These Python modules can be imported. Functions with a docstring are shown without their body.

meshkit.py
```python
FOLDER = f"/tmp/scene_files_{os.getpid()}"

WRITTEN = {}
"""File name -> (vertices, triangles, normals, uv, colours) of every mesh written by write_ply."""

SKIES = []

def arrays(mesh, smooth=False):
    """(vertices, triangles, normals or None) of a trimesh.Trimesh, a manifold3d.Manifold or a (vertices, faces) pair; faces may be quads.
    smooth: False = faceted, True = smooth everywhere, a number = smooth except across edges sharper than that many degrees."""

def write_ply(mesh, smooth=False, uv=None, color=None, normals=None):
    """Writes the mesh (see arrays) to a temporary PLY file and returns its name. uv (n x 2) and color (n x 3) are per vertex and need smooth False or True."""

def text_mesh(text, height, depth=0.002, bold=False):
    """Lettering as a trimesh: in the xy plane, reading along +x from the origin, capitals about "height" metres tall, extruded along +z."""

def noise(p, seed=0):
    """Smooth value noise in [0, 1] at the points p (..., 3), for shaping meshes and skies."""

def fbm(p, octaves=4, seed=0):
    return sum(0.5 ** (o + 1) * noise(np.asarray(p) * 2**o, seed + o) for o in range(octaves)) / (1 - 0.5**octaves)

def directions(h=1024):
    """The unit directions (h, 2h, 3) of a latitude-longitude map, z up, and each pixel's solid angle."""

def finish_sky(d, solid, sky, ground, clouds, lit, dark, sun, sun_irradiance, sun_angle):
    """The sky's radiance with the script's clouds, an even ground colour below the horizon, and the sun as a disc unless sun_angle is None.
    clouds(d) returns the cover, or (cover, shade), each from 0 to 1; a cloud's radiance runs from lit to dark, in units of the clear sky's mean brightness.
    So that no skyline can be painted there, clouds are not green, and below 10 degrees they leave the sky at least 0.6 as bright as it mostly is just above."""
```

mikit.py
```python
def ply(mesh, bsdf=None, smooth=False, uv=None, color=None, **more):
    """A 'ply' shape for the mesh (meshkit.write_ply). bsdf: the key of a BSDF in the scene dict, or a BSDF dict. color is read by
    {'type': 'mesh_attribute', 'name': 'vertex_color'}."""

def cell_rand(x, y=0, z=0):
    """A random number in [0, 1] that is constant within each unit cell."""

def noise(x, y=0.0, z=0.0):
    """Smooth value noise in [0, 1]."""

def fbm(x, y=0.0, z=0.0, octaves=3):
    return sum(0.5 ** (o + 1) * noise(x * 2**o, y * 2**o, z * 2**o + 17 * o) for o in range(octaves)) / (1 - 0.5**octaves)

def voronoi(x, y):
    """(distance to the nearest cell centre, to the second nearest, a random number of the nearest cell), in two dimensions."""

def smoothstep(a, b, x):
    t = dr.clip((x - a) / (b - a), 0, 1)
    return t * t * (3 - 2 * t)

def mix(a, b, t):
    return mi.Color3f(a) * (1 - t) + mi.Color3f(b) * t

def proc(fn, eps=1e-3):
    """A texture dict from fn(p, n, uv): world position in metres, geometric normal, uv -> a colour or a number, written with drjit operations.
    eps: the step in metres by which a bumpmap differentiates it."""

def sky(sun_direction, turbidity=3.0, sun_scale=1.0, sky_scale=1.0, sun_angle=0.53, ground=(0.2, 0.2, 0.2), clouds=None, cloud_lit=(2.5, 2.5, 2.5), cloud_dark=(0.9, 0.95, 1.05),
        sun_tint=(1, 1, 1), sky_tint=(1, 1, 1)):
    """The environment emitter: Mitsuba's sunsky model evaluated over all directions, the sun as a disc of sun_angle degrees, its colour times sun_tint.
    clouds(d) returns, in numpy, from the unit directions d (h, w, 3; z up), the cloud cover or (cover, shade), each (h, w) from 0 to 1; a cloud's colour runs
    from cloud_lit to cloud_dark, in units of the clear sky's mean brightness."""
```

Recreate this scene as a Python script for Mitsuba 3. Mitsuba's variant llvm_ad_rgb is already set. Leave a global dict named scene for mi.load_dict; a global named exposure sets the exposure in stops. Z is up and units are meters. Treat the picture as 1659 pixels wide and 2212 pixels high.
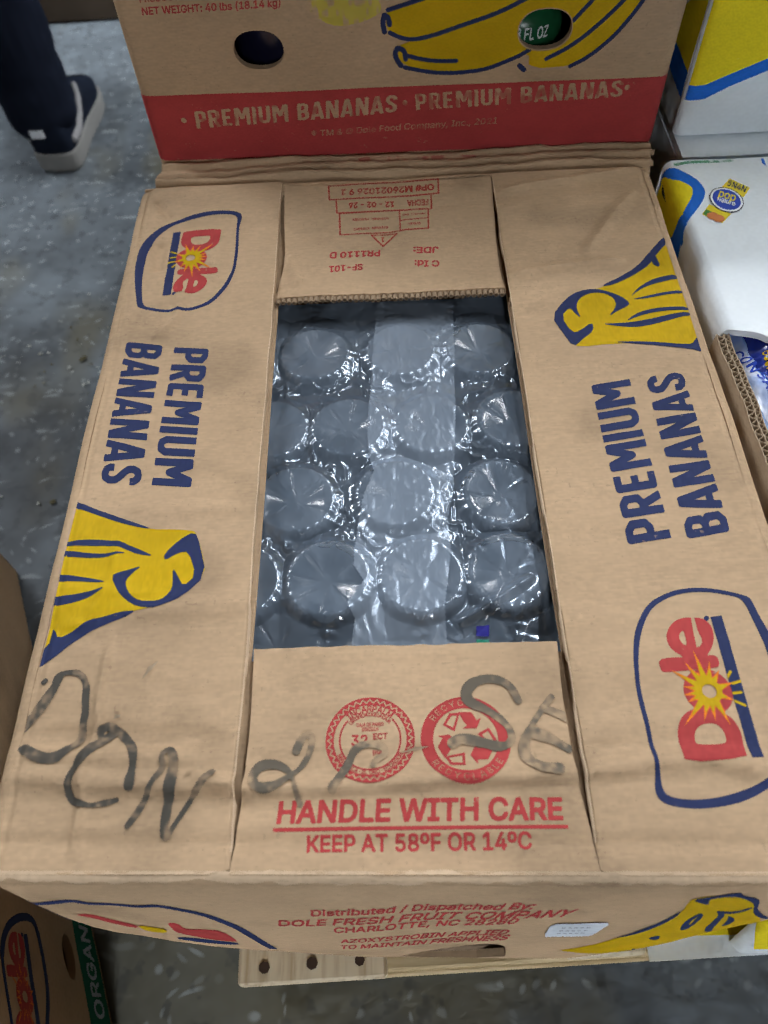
import math
import numpy as np
import shapely
import shapely.affinity as aff
from shapely.geometry import Polygon, LineString, Point, box as sbox
from shapely.ops import unary_union
import trimesh, manifold3d as m3, mapbox_earcut as earcut
import drjit as dr, mitsuba as mi
import mikit, meshkit
from mikit import proc, fbm, noise, voronoi, smoothstep, mix, cell_rand

T = mi.ScalarTransform4f
rng = np.random.default_rng(7)
scene, labels = {}, {}

# ------------------------------------------------------------------ camera, lamps, exposure
EYE = np.array([-.0081, -.298, .3645])
FORWARD = np.array([-.0178, .5425, -.8399])
UP = np.array([.0361, .8400, .5414])
scene['camera'] = {'type': 'thinlens', 'fov': 52.95, 'fov_axis': 'x', 'aperture_radius': .0017, 'focus_distance': .47, 'near_clip': .02, 'far_clip': 60.,
                   'to_world': T().look_at(origin=EYE.tolist(), target=(EYE + FORWARD).tolist(), up=UP.tolist())}
exposure = -.13
# warehouse tubes hanging under the roof: (x, y, z, length along, radiance)
LAMPS = [(1.25, 1.75, 1.55, 'y', 112, 'far right'), (1.0, .78, 2.3, 'y', 62, 'right overhead'), (-1.48, 1.25, 1.45, 'x', 122, 'far left and lowest'), (.80, 2.7, 1.8, 'y', 85, 'farthest off'), (2.3, .9, 2.1, 'y', 92, 'outermost right'), (.10, -2.1, .9, 'y', 120, 'nearest, behind the viewer')]
LAMP_TINT = np.array([.97, 1.0, 1.05])


def build_lamps():
    for i, (x, y, z, way, power, where) in enumerate(LAMPS):
        key = 'ceiling_lamp' + (f'_{i:03d}' if i else '')
        a, b = (.6, .045) if way == 'x' else (.045, .6)
        tube = trimesh.creation.box((2 * a, 2 * b, .03)); tube.apply_translation((x, y, z))
        hood = trimesh.creation.box((2 * a + .06, 2 * b + .06, .05)); hood.apply_translation((x, y, z + .045))
        scene[key + '__tube'] = mikit.ply(tube, 'lamp_white', emitter={'type': 'area', 'radiance': {'type': 'rgb', 'value': (LAMP_TINT * power).tolist()}})
        scene[key + '__housing'] = mikit.ply(hood, 'lamp_white')
        labels[key] = dict(label=f'long white tube lamp high over the boxes, the one {where}', category='lamp', group='tube lamps under the roof')


# ------------------------------------------------------------------ materials
def rgb(*c):
    return {'type': 'rgb', 'value': [float(v) for v in c]}


def C3(c):
    return mi.Color3f(*[float(v) for v in c])


KRAFT = (.452, .315, .192)


def kraft(p, tint=KRAFT, amt=1.0):
    blot = fbm(p.x * 14, p.y * 14, p.z * 14, 3) - .5
    fib = noise(p.x * 240, p.y * 900, p.z * 900) - .5
    fib2 = noise(p.x * 620 + 9, p.y * 560, p.z * 600) - .5
    speck = smoothstep(.87, .93, noise(p.x * 520 + 3, p.y * 520, p.z * 520))
    stain = smoothstep(.60, .78, fbm(p.x * 6 + 5, p.y * 6 + 1, p.z * 6, 3))
    streak = smoothstep(.70, .90, noise(p.x * 46 + 7, p.y * 430, p.z * 430)) 
    smudge = smoothstep(.50, .78, fbm(p.x * 17 + 40, p.y * 21, p.z * 17, 4))
    k = 1 + .04 * streak - .20 * smudge + amt * (.24 * blot + .13 * fib + .11 * fib2) - .13 * speck - .12 * stain
    return C3(tint) * k


def kraft_height(p, n, uv):
    flute = .5 + .5 * dr.sin(p.y * (2 * math.pi / .0078) + 2.0 * noise(p.x * 12, p.y * 30, 0))
    return .50 * fbm(p.x * 260, p.y * 260, p.z * 260, 3) + .30 * flute * noise(p.x * 25, p.y * 25, 4) + 2.2 * fbm(p.x * 26, p.y * 44, p.z * 26, 3)


def material(name, colour, rough=.75, bump=None, scale=.0002, two=True, spec=.35, **more):
    col = proc(colour) if callable(colour) else rgb(*colour)
    d = {'type': 'principled', 'base_color': col, 'roughness': rough, 'specular': spec, **more}
    if bump is not None:
        d = {'type': 'bumpmap', 'arbitrary': proc(bump, eps=4e-4), 'scale': scale, 'bsdf': d}
    scene[name] = {'type': 'twosided', 'bsdf': d} if two else d


def ink(name, colour, wear=.5, kr=KRAFT):
    c = C3(colour)

    def fn(p, n, uv):
        g = .6 * noise(p.x * 700, p.y * 700, p.z * 700) + .4 * noise(p.x * 160, p.y * 160, p.z * 160)
        miss = smoothstep(.80, .93, g) * wear
        tone = 1 + .25 * (fbm(p.x * 30, p.y * 30, p.z * 30, 3) - .5) + .14 * (noise(p.x * 900, p.y * 300, p.z * 900) - .5)
        return mix(c * tone, kraft(p, kr), miss)
    material(name, fn, .7, kraft_height, .00022, spec=.12)


def worn_ink(name, colour, kr=KRAFT, amount=.9, lo=.46, hi=.66, fine=.5):
    c = C3(colour)

    def fn(p, n, uv):
        g = fine * noise(p.x * 420, p.y * 420, p.z * 160) + (1 - fine) * fbm(p.x * 60, p.y * 60, p.z * 60, 3)
        return mix(c, kraft(p, kr), smoothstep(lo, hi, g) * amount)
    material(name, fn, .75, spec=.12)


material('cardboard', lambda p, n, uv: kraft(p), .82, kraft_height, .00030, spec=.2)
material('cardboard_inner', lambda p, n, uv: kraft(p, (.30, .20, .12)), .85)
material('cardboard_edge', lambda p, n, uv: kraft(p, (.42, .33, .23)), .9, spec=.1)
material('worn_fold', lambda p, n, uv: kraft(p, (.56, .42, .28)), .85, kraft_height, .0003, spec=.1)
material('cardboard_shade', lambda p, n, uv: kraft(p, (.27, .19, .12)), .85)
ink('ink_red', (.39, .052, .050), .45)
ink('ink_blue', (.022, .031, .088), .40)
ink('ink_yellow', (.50, .325, .006), .12)
ink('ink_orange', (.72, .20, .02), .1)
ink('ink_green', (.006, .12, .075), .3)
worn_ink('ink_stamp', (.34, .050, .035), amount=.5, lo=.5, hi=.75)
worn_ink('ink_faded', (.48, .40, .07), amount=.95)
worn_ink('marker_ink', (.066, .060, .050), amount=.6, lo=.42, hi=.72, fine=.30)
material('ink_bald', lambda p, n, uv: mix(kraft(p, (.46, .29, .18)), (.33, .035, .033), .62 * smoothstep(.53, .68, .5 * noise(p.x * 420, 2, p.z * 60) + .5 * noise(p.x * 160, 7, p.z * 160))), .75, spec=.12)


def white_card(p, n, uv):
    dirt = smoothstep(.55, .8, fbm(p.x * 9, p.y * 9, p.z * 9, 4))
    g = .06 * (noise(p.x * 500, p.y * 500, p.z * 500) - .5) + .10 * (fbm(p.x * 22, p.y * 22, p.z * 22) - .5)
    return mix(C3((.74, .80, .83)) * (1 + g), (.50, .50, .45), dirt * .35)


material('white_board', white_card, .5, lambda p, n, uv: fbm(p.x * 28, p.y * 28, p.z * 28, 3), .0034)
W = (.74, .80, .83)
ink('white_blue', (.02, .15, .62), .25, W)
ink('white_yellow', (.80, .66, .02), .12, W)
ink('white_black', (.02, .03, .03), .2, W)
worn_ink('white_green', (.12, .32, .20), W, .9)
worn_ink('white_micro', (.16, .24, .45), W, .85)
material('sticker_blue', (.03, .07, .45), .35)
material('sticker_yellow', (.75, .60, .03), .35)
material('sticker_ring', (.75, .78, .82), .35)
material('sticker_green', (.06, .22, .05), .35)
material('sticker_orange', (.60, .20, .07), .35)
material('sticker_dark', (.05, .05, .07), .35)
material('label_paper', lambda p, n, uv: C3((.72, .78, .84)) * (1 + .1 * (noise(p.x * 300, 0, p.z * 300) - .5)), .5)
material('label_grey', (.42, .46, .52), .6)
material('lamp_white', (.8, .8, .8), .5)


def concrete(p, n, uv):
    a = fbm(p.x * 5, p.y * 5, 1, 4)
    b = fbm(p.x * 34, p.y * 34, 3, 4)
    d1, d2, r = voronoi(p.x * 62 + 4 * noise(p.x * 30, p.y * 30), p.y * 62)
    chip = smoothstep(.32, .10, d1) * smoothstep(.48, .9, r)
    big = smoothstep(.36, .62, fbm(p.x * 2.3 + 3, p.y * 2.3, 2, 4))
    mid = smoothstep(.42, .60, fbm(p.x * 8 + 9, p.y * 8, 5, 4))
    moss = smoothstep(.48, .70, fbm(p.x * 7 + 20, p.y * 4, 7, 4))
    scuff = smoothstep(.52, .74, fbm(p.x * 3.4 + 31, p.y * 6.5, 8, 5))
    c = C3((.100, .119, .134)) * (.16 + .36 * a + .60 * b + .42 * big + .26 * mid + .75 * scuff)
    c = mix(c, (.13, .115, .060), moss * .55)
    c = mix(c, (.36, .40, .41), .42 * chip)
    pit = smoothstep(.58, .78, fbm(p.x * 75, p.y * 75, 11, 3))
    return mix(c, (.03, .036, .042), .4 * pit)


material('concrete', concrete, .62, lambda p, n, uv: fbm(p.x * 70, p.y * 70, 0, 4), .004)


def wood(p, n, uv):
    g = fbm(p.x * 26, p.y * 230, p.z * 230, 4)
    k = noise(p.x * 8, p.y * 60, p.z * 40)
    return mix((.70, .56, .33), (.42, .29, .13), smoothstep(.35, .75, .6 * g + .4 * k))


def wood_pale(p, n, uv):
    g = fbm(p.x * 230, p.y * 22, p.z * 230, 4)
    return mix((.72, .62, .44), (.46, .34, .19), smoothstep(.45, .85, g))


material('pine', wood, .6)
material('pine_pale', wood_pale, .6)
material('wood_dark', lambda p, n, uv: mix((.05, .035, .022), (.085, .06, .04), fbm(p.x * 20, p.y * 60, p.z * 20)), .8)
material('nail', (.09, .06, .045), .5, metallic=.6)
material('debris', lambda p, n, uv: mix((.36, .38, .36), (.08, .07, .03), smoothstep(.4, .6, noise(p.x * 45, p.y * 45, 5))), .7)
material('denim', lambda p, n, uv: mix((.003, .004, .008), (.009, .012, .021), fbm(p.x * 40, p.y * 40, p.z * 14, 4)), .95, spec=.04)
material('jacket', (.02, .025, .03), .9, spec=.05)
material('skin', (.36, .21, .15), .5)
material('hair', (.02, .015, .012), .7)
material('shoe_cloth', (.006, .009, .017), .9, spec=.08)
material('rubber', (.19, .19, .18), .6)
material('shoe_stripe', (.22, .22, .225), .7)
material('shoe_patch', (.62, .65, .68), .6)
material('plastic_navy', (.006, .006, .018), .25, spec=.6)
material('plastic_green', (.010, .085, .032), .3, spec=.5)
material('print_white', (.7, .74, .72), .5)
material('bag_blue', lambda p, n, uv: mix((.10, .30, .78), (.42, .56, .86), smoothstep(.40, .62, fbm(p.x * 34, p.y * 34, 2, 3))), .22, spec=.7)
material('bag_navy', (.012, .025, .20), .25, spec=.6)
material('bag_white', lambda p, n, uv: mix((.66, .72, .86), (.36, .50, .84), smoothstep(.45, .75, fbm(p.x * 60, p.y * 60, 2, 3))), .22, spec=.6)
material('mark_blue', (.03, .03, .26), .4)
material('mark_green', (.0, .17, .11), .4)
# clear plastic: bottles of water, the wrap round them and a strip of packing tape
def haze(p, n, uv):
    w = fbm(p.x * 75, p.y * 60, p.z * 60, 3)
    s = smoothstep(.55, .80, noise(p.x * 300, p.y * 260, 3))
    return mix((.105, .145, .190), (.300, .365, .440), smoothstep(.32, .70, w)) * (1 + .25 * s)


scene['water_bottle_plastic'] = {'type': 'blendbsdf', 'weight': .55, 'a': {'type': 'dielectric', 'int_ior': 1.42},
                                 'b': {'type': 'roughplastic', 'diffuse_reflectance': proc(haze), 'alpha': .03, 'int_ior': 1.9}}


def thin_film(opacity, colour, rough, metallic):   # light goes straight through, less what the film throws back
    return {'type': 'mask', 'opacity': opacity, 'bsdf': {'type': 'twosided', 'bsdf': {'type': 'principled', 'base_color': rgb(*colour), 'roughness': rough, 'metallic': metallic, 'specular': 1.0}}}


scene['clear_wrap'] = thin_film(.35, (.42, .53, .67), .16, .58)
scene['hazy_tape'] = thin_film(.46, (.42, .51, .62), .26, .30)
worn_ink('marker_faint', (.125, .106, .080), amount=.8, lo=.38, hi=.70, fine=.28)
build_lamps()

# ------------------------------------------------------------------ traced outlines, in millimetres on the panel they are printed on
DATA = dict(
    bar_left="-164.9,192.7 -163.3,122.4",
    bar_right="152.4,-204.5 152.5,-132.6",
    mark_leaf_out="-205,677 -242,660 -276,598 -295,448 -287,299 -260,152 -216,37 -156,-75 -90,-186 21,-276 162,-339 324,-368 496,-374 665,-359 832,-333 975,-304 1125,-278 1153,-247 1188,-148 1224,-9 1231,126 1213,259 1160,389 1107,466 1005,541 889,601 709,645 542,663 370,667 149,661 -56,656 -170,679",
    mark_leaf_in="-193,633 -227,571 -242,451 -232,303 -204,172 -168,57 -119,-42 -52,-123 40,-186 181,-242 354,-271 546,-280 735,-273 919,-254 1123,-224 1158,-138 1191,-13 1198,123 1178,256 1125,373 1067,450 967,517 846,571 685,616 518,636 324,635 101,633 -82,628",
    mark_bar="994,43 1004,-38 3,-41 -2,38",
    mark_d_out="-20,467 -6,73 55,64 116,57 190,58 254,83 290,121 322,197 330,279 329,333 306,380 264,426 201,456 139,465 56,468",
    mark_d_in="89,360 94,166 140,157 193,167 226,195 235,239 228,293 203,331 167,355 125,362",
    mark_o="460,371 286,235 435,19 621,153",
    mark_l="686,477 699,389 695,291 702,146 706,101 690,72 623,73 611,125 603,301 595,422 596,465 622,476",
    mark_e="997,204 985,281 940,341 868,383 796,384 741,357 708,310 662,287 659,179 704,140 762,93 833,59 905,50 961,72 988,110",
    mark_e_slit="999,182 998,158 897,157 836,145 800,150 771,174 765,197",
    mark_e_hole="900,251 782,255 792,285 829,297 865,294 891,274",
    mark_dot="1011,68 984,50 958,81 986,99",
    mark_sun="453,236 449,109 513,173 370,208",
    mark_center="452,186",
    mark_spikes="745,229 663,307 608,408 493,353 432,362 381,347 221,408 249,273 247,200 214,109 298,119 510,5 598,85 663,138 365,160 591,238 383,38",
    mark_barspikes="540,46 582,13 499,19 514,-39 432,31 436,-18 377,35 346,-21",
    rb_yellow="189.6,155.9 190.4,136.5 190.8,119.6 190.7,104.1 190.9,89.9 191,78.6 190.4,59.7 190,53.6 176.9,56.2 160.9,58.3 133,59.5 112.2,57 108.8,60.4 102.5,74 101.8,85.3 111,101.3 120.2,108.3 129.9,110.6 137.3,113 150.4,120.3 164.1,130.1 173.3,140.3 182.5,149.9",
    rb_blue0="189.6,163 183.9,156.3 174.2,144.8 164.6,132.7 150.9,122.9 135.1,113.4 144.6,114.6 157.9,122.5 167.4,129 174,134.8 176.3,140.1 180,143.6 184.9,149.7 189.5,155.4",
    rb_blue1="174.9,139.3 176.3,132 180.4,131.4 179.4,140.9 178.8,143.6",
    rb_blue2="153.2,101.3 160.1,110.2 168.4,116.6 178.8,121.2 189.8,123.2 190.3,118.8 180.1,116.3 168.9,113.1 159.6,107.7",
    rb_blue3="152.8,99.1 164.4,102.3 177.8,105.7 190.2,107 190,103.7 177.1,102.7 165.1,100.1",
    rb_blue4="146,78.7 152.9,84.8 162.8,89.1 174.5,90.6 190.3,90 189.9,86.7 178.3,87.1 166.7,86.1 154.8,83.1",
    rb_blue5="130,77.5 137.9,77.6 149.2,77.7 160.8,79.5 172.8,82.8 183.4,84.7 190.3,85.1 190.3,82.6 182.5,80.7 171.6,77.3 159.7,74 150.5,72.9 141.9,74.5",
    rb_blue6="133.5,60.6 150.3,60.4 166.5,58.8 177.1,57.1 184.7,56.7 187.5,61.4 190.2,63.6 189.8,55.2 190.3,50.3 181.6,52.9 165.8,55.7 149.9,58.1",
    rb_blue7="98.5,85.8 110.8,103.8 120.5,110 131.3,111.6 141.1,107.9 147.2,103.3 152.5,95.8 149.2,92.4 143.5,89.4 135.6,83.7 141.5,91.2 143.3,97.7 140.5,104.6 135.2,107.4 128.3,107.8 122,104.8 117.4,99.2 115.9,91.8 117.6,83.1 114.2,87.8 111.7,94.5 104.6,85.1 109.7,69.7 114.4,71 124.2,79.5 124,71.5 116,63.8 108.3,56.9 103.2,71.6",
    lb_yellow="-197.2,-51.2 -192.6,-52 -179.7,-57.2 -164.8,-63.6 -146.3,-69.5 -132.6,-70.3 -122.8,-71.4 -120.7,-72.8 -115.4,-86.3 -112.6,-99.2 -123.6,-112.2 -133.2,-116.4 -140.2,-118.1 -146.5,-118.9 -155.4,-120.1 -167.4,-124.1 -178.1,-129.5 -186.1,-134.5 -191.8,-140.9 -196.3,-144.5 -199.9,-148.1 -199.9,-144.4 -199.8,-129.2 -199.7,-113.9 -200.2,-96.9 -199.9,-82.9 -200.1,-68.4 -199.5,-57",
    lb_blue0="-199.6,-44.5 -191.3,-48.5 -180.2,-54.3 -165.3,-60.7 -154.8,-65.2 -145.6,-69.3 -152.4,-68.1 -164.7,-64.2 -179.5,-58 -191.5,-52.6 -196.8,-51 -198.8,-55.8 -200.4,-55.2",
    lb_blue1="-199.9,-76.1 -190,-74.7 -178.4,-74.5 -166.6,-76 -156.4,-79.7 -149.1,-83.3 -141.9,-87.2 -151.6,-85.4 -157.8,-82.4 -168,-79.3 -179.6,-78.8 -191.3,-77.8 -199.9,-77.4",
    lb_blue2="-200.2,-79.1 -190.6,-81.3 -178.7,-83.6 -167.1,-84.2 -156.6,-84.1 -165.8,-86.2 -176.2,-86.7 -187.8,-85.6 -199.9,-82.9",
    lb_blue3="-200.1,-95 -192.4,-95.6 -181.7,-97.4 -171.9,-99.5 -164.9,-102.2 -173.5,-101.3 -183,-100.2 -192.5,-99.8 -200.2,-97.9",
    lb_blue4="-199.9,-108.8 -190.6,-108.9 -181.5,-108 -172.5,-106.5 -164.8,-105.3 -172,-109.4 -180.6,-112.6 -189.4,-114.3 -199.5,-113.6",
    lb_blue5="-163.6,-98.8 -159.4,-95.8 -154,-94.4 -147.7,-92.6 -152.7,-96.6 -155.8,-100.7 -155.1,-104.9 -151.5,-110.1 -146.4,-113.4 -139.8,-114.4 -134.5,-113.6 -130.8,-109.9 -129.6,-104.8 -131,-94.3 -127.5,-99.7 -123.9,-106.1 -117.7,-99.5 -123.2,-84.9 -128.8,-85.2 -135.8,-90.3 -136.8,-86 -129.8,-77.5 -121.3,-71.7 -117.5,-80.8 -112.2,-99.2 -123.6,-112.2 -132.3,-116.4 -139.3,-118.5 -146.8,-116.9 -153.9,-112.6 -159.5,-106.8",
    lb_blue6="-146.5,-118.9 -155.6,-119.1 -164.3,-121.2 -171.2,-123.4 -179.1,-129 -186.4,-133.1 -189.3,-127.7 -191.9,-126.1 -190.4,-133.4 -193.8,-139.9 -198.6,-142.6 -199.9,-148.1 -199.9,-153.6 -194.4,-149.2 -187.4,-144.8 -179.4,-136.7 -171.7,-130.2 -163.5,-125.7 -155,-122.5",
    t_lp="-152.1,74.2 -128.7,71.4 -150.8,-38.3",
    t_lb="-184.9,80.1 -160.2,76.4 -182.1,-34.9",
    t_rp="140,-85.6 115.7,-89.3 139.4,29.6",
    t_rb="172.7,-82.7 148.6,-86.3 173.5,34.2",
    t_handle="-67.8,-226.3 -67,-217.2 60.9,-228",
    t_keep="-53.8,-238.8 -53.7,-232.1 45.7,-239.8",
    underline="-69.2,-228.4 62.7,-230.4 62.5,-232 -69.1,-230",
    seal_a="-25.1,-189.9 -46,-189.6 -4.2,-190.3 -24.8,-167.5 -25.3,-211.2",
    seal_b="20.1,-191.3 -0.7,-191 40.6,-191.7 21.8,-169.3 18.5,-211.9",
    stamp0="-52.8,241.9 32.7,245 32.1,227.9 -51.9,225.4",
    stamp1="-46.7,225.6 26.2,227.3 25.9,211.3 -46,210.1",
    stamp2="-43.9,209.5 23.2,212 22.3,188.6 -43.6,187.9",
    stamp3="1.5,211.1 1.4,188.1",
    stamp4="2.1,198.8 22.6,199.9",
    stamp5="-20.1,185.6 -1.4,185.3 -11.7,169.8",
    t_op="29.2,239.5 29,232.7 -43.3,236.9",
    t_fecha="24,221.9 23.8,216 7.7,222",
    t_date="-2.3,221.2 -2.3,215.5 -37,220.8",
    t_s1="20.7,206.6 20.6,204.1 3.9,206.2",
    t_s2="16.5,195.4 16.4,192.9 7.6,195.3",
    t_s3="-7.4,203 -7.4,200.5 -34.1,202.8",
    t_s4="-7.7,194.6 -7.8,192.4 -33.4,193.8",
    t_one="-10.8,181.6 -10.9,175.4 -13,181.7",
    t_jde="28.5,166.7 28,160.3 10.2,167",
    t_pr="-13.9,165.4 -14.2,158.8 -50.5,165.3",
    t_cid="28.2,151.5 27.7,145.3 10.5,152.4",
    t_sf="-26.6,150.6 -26.7,144.6 -50.8,150.6",
    pen0="-182.2,-157.1 -181.8,-153.3 -176.3,-151.7 -169.9,-152.7 -166,-159.3 -165.4,-166.3 -163.8,-172.6 -164.6,-180.1 -164,-186.7 -168.4,-191 -173.2,-195.9 -181.4,-194.9 -190.6,-189.9",
    pen1="-179.8,-153.6 -182.3,-160.3 -185.9,-168 -190.5,-174.7 -195.8,-180.6 -196.4,-184.3",
    pen2="-188,-156.8 -187.4,-156.2",
    pen3="-194.9,-188.7 -194.3,-189.8",
    pen4="-154.8,-184.8 -155.8,-181.1 -151.3,-179.4 -146.4,-182.1 -140.2,-188.2 -135.5,-194.8 -136,-201.2 -135.9,-208.5",
    pen5="-147.9,-182.1 -154.9,-188.5 -159.7,-194.1 -163.3,-201.8 -165,-209.4 -162.2,-214.5 -155.4,-216.7 -148.5,-215.9 -142,-214.4",
    pen6="-135.2,-225.8 -129.9,-217.8 -125.7,-207.7 -120.9,-200.9 -123,-195.9 -119.8,-192.4 -116.4,-196.8 -116.8,-204.5 -117.2,-212.7 -118.3,-220.1 -118.3,-232.7 -114,-226.7 -108.3,-216.4 -102.1,-208.4 -98.2,-204.7",
    pen7="-202.2,-179.7 -201.7,-180.4",
    pen8="-60,-194.4 -57.3,-186.9 -52.7,-186.7 -53,-194.6 -56.8,-201.8 -62.3,-206.7 -68.9,-210.9 -76.7,-211.5 -80.6,-207.2 -77.5,-200.7 -69.5,-200 -62.4,-203.9 -59.2,-212.2 -57.3,-218.7",
    pen9="-42.3,-212.7 -36.2,-203.5 -32.8,-194.6 -27,-191.9 -19,-193.3 -17.3,-196.8 -22.5,-200 -23.7,-202.2",
    pen10="47.2,-172.9 43.9,-164.8 35.9,-161.1 27.4,-162.1 22.2,-166.6 22.3,-172.7 32,-177.3 40.6,-184.7 42.6,-192.3 37.1,-195.9 27.1,-193 18,-190.8 13.8,-193.2",
    pen11="63.3,-171.6 57.7,-178.1 50.7,-187.3 47,-194.2 47.3,-201 53,-205.6 61.8,-206.4",
    pen12="59,-176.9 69.4,-181.8",
    pen13="51.7,-188.8 59.4,-191.3 68,-196.9",
    fb_yellow="119.4,-29.3 124.6,-22.2 135.3,-21.6 143.7,-29 151.4,-42.2 167.2,-85.1 175.9,-100.6 187.8,-135 261.4,-335.5 245.4,-345.7 238.6,-360.9 205.8,-285.1 167.8,-208.2 165.1,-268.5 140,-236.8 123.4,-235.5 99,-206.7 80.6,-189.5 90.2,-183.2 99.3,-168.7 106.5,-153.3 114.3,-138.1 120.5,-118.7 122.6,-86.8 123.6,-62 119.2,-34.9",
    fb_blue0="119.5,-30.4 125.2,-24.4 129.9,-20.3 134.5,-15.2 137.4,-16.4 139.6,-21.9 149.1,-29.6 153.7,-41.4 156.7,-52.8 161.7,-66 173.5,-89 177.7,-95.9 182,-107.2 174.1,-97.2 162.9,-76 156.7,-58.4 152.9,-46.4 149.5,-39.4 144.2,-31.4 139.9,-26.4 135.6,-23.8 128.6,-27.1 127.2,-31 130.9,-44.1 126.4,-40.1",
    fb_blue1="121.8,-56.5 122.2,-77.9 120.6,-98.5 117.1,-115.5 113.3,-133.7 106.7,-146 113.9,-141.1 121.7,-123.6 124.1,-100.4 124.9,-77.2",
    fb_blue2="140.7,-129.2 134.7,-100.3 133.2,-77.8 134.3,-65.4 138.8,-79.5 141.6,-96.4 144.4,-123.6 144.1,-131.6",
    fb_blue3="139.1,-59.6 144.7,-67.1 148.4,-74.2 154.8,-103.2 162,-138.5 173.1,-174.3 167,-166.6 156.2,-135 150.5,-100.8 146.1,-77.4",
    fb_blue4="150.9,-77.6 161.8,-98.3 166,-119.7 164,-131.2 160.4,-110.7 156,-93",
    fb_blue5="139.1,-59.6 150.2,-66.7 153.8,-51.5 155.5,-56.6 152.4,-73.4 144,-69.2",
    fb_blue6="130.2,-158.7 136.4,-152 140.3,-175.4 136.4,-173.9",
    fb_blue7="134.2,-217.5 139.4,-228.9 152.4,-284.9 142.1,-250.9",
    fb_hole="138.1,-101.6 135,-72.5 139.3,-98.9 141.4,-112.2",
    f_arc="-199.4,-48.2 -187.3,-47.2 -177.2,-40.4 -168.2,-35.9 -163.5,-43.2 -153.4,-42.6 -140.5,-48.7 -130.9,-46.4 -123,-54.3 -114.6,-64.7 -109.7,-73.5 -103,-101.5 -100.4,-150.1 -100.3,-213.8",
    f_red0="-138,-92.2 -132.5,-91.9 -133.7,-114.8 -123.8,-112.6 -114.4,-121.2 -113.6,-151.1 -115.4,-172 -129.4,-158.7 -140.1,-140.7 -142.9,-128.7 -140.1,-107.1",
    f_red1="-181.7,-75.3 -172.8,-70.1 -166.5,-82.6 -161.1,-99.7 -158.1,-108.6 -163.8,-120.5 -171.2,-99.4 -175.6,-83",
    f_yel="-157.6,-103.9 -151.5,-111 -144.9,-117.9 -149.9,-134.8 -157.1,-130.7 -159.9,-123.6",
    f_bar="-149.1,-155.9 -134.9,-160.7 -116.1,-174.5 -118.4,-190.7 -141.2,-187.3 -153.1,-175.2",
    t_f0="-58.4,-65.5 -56.5,-46.5 49,-48.2",
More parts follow.
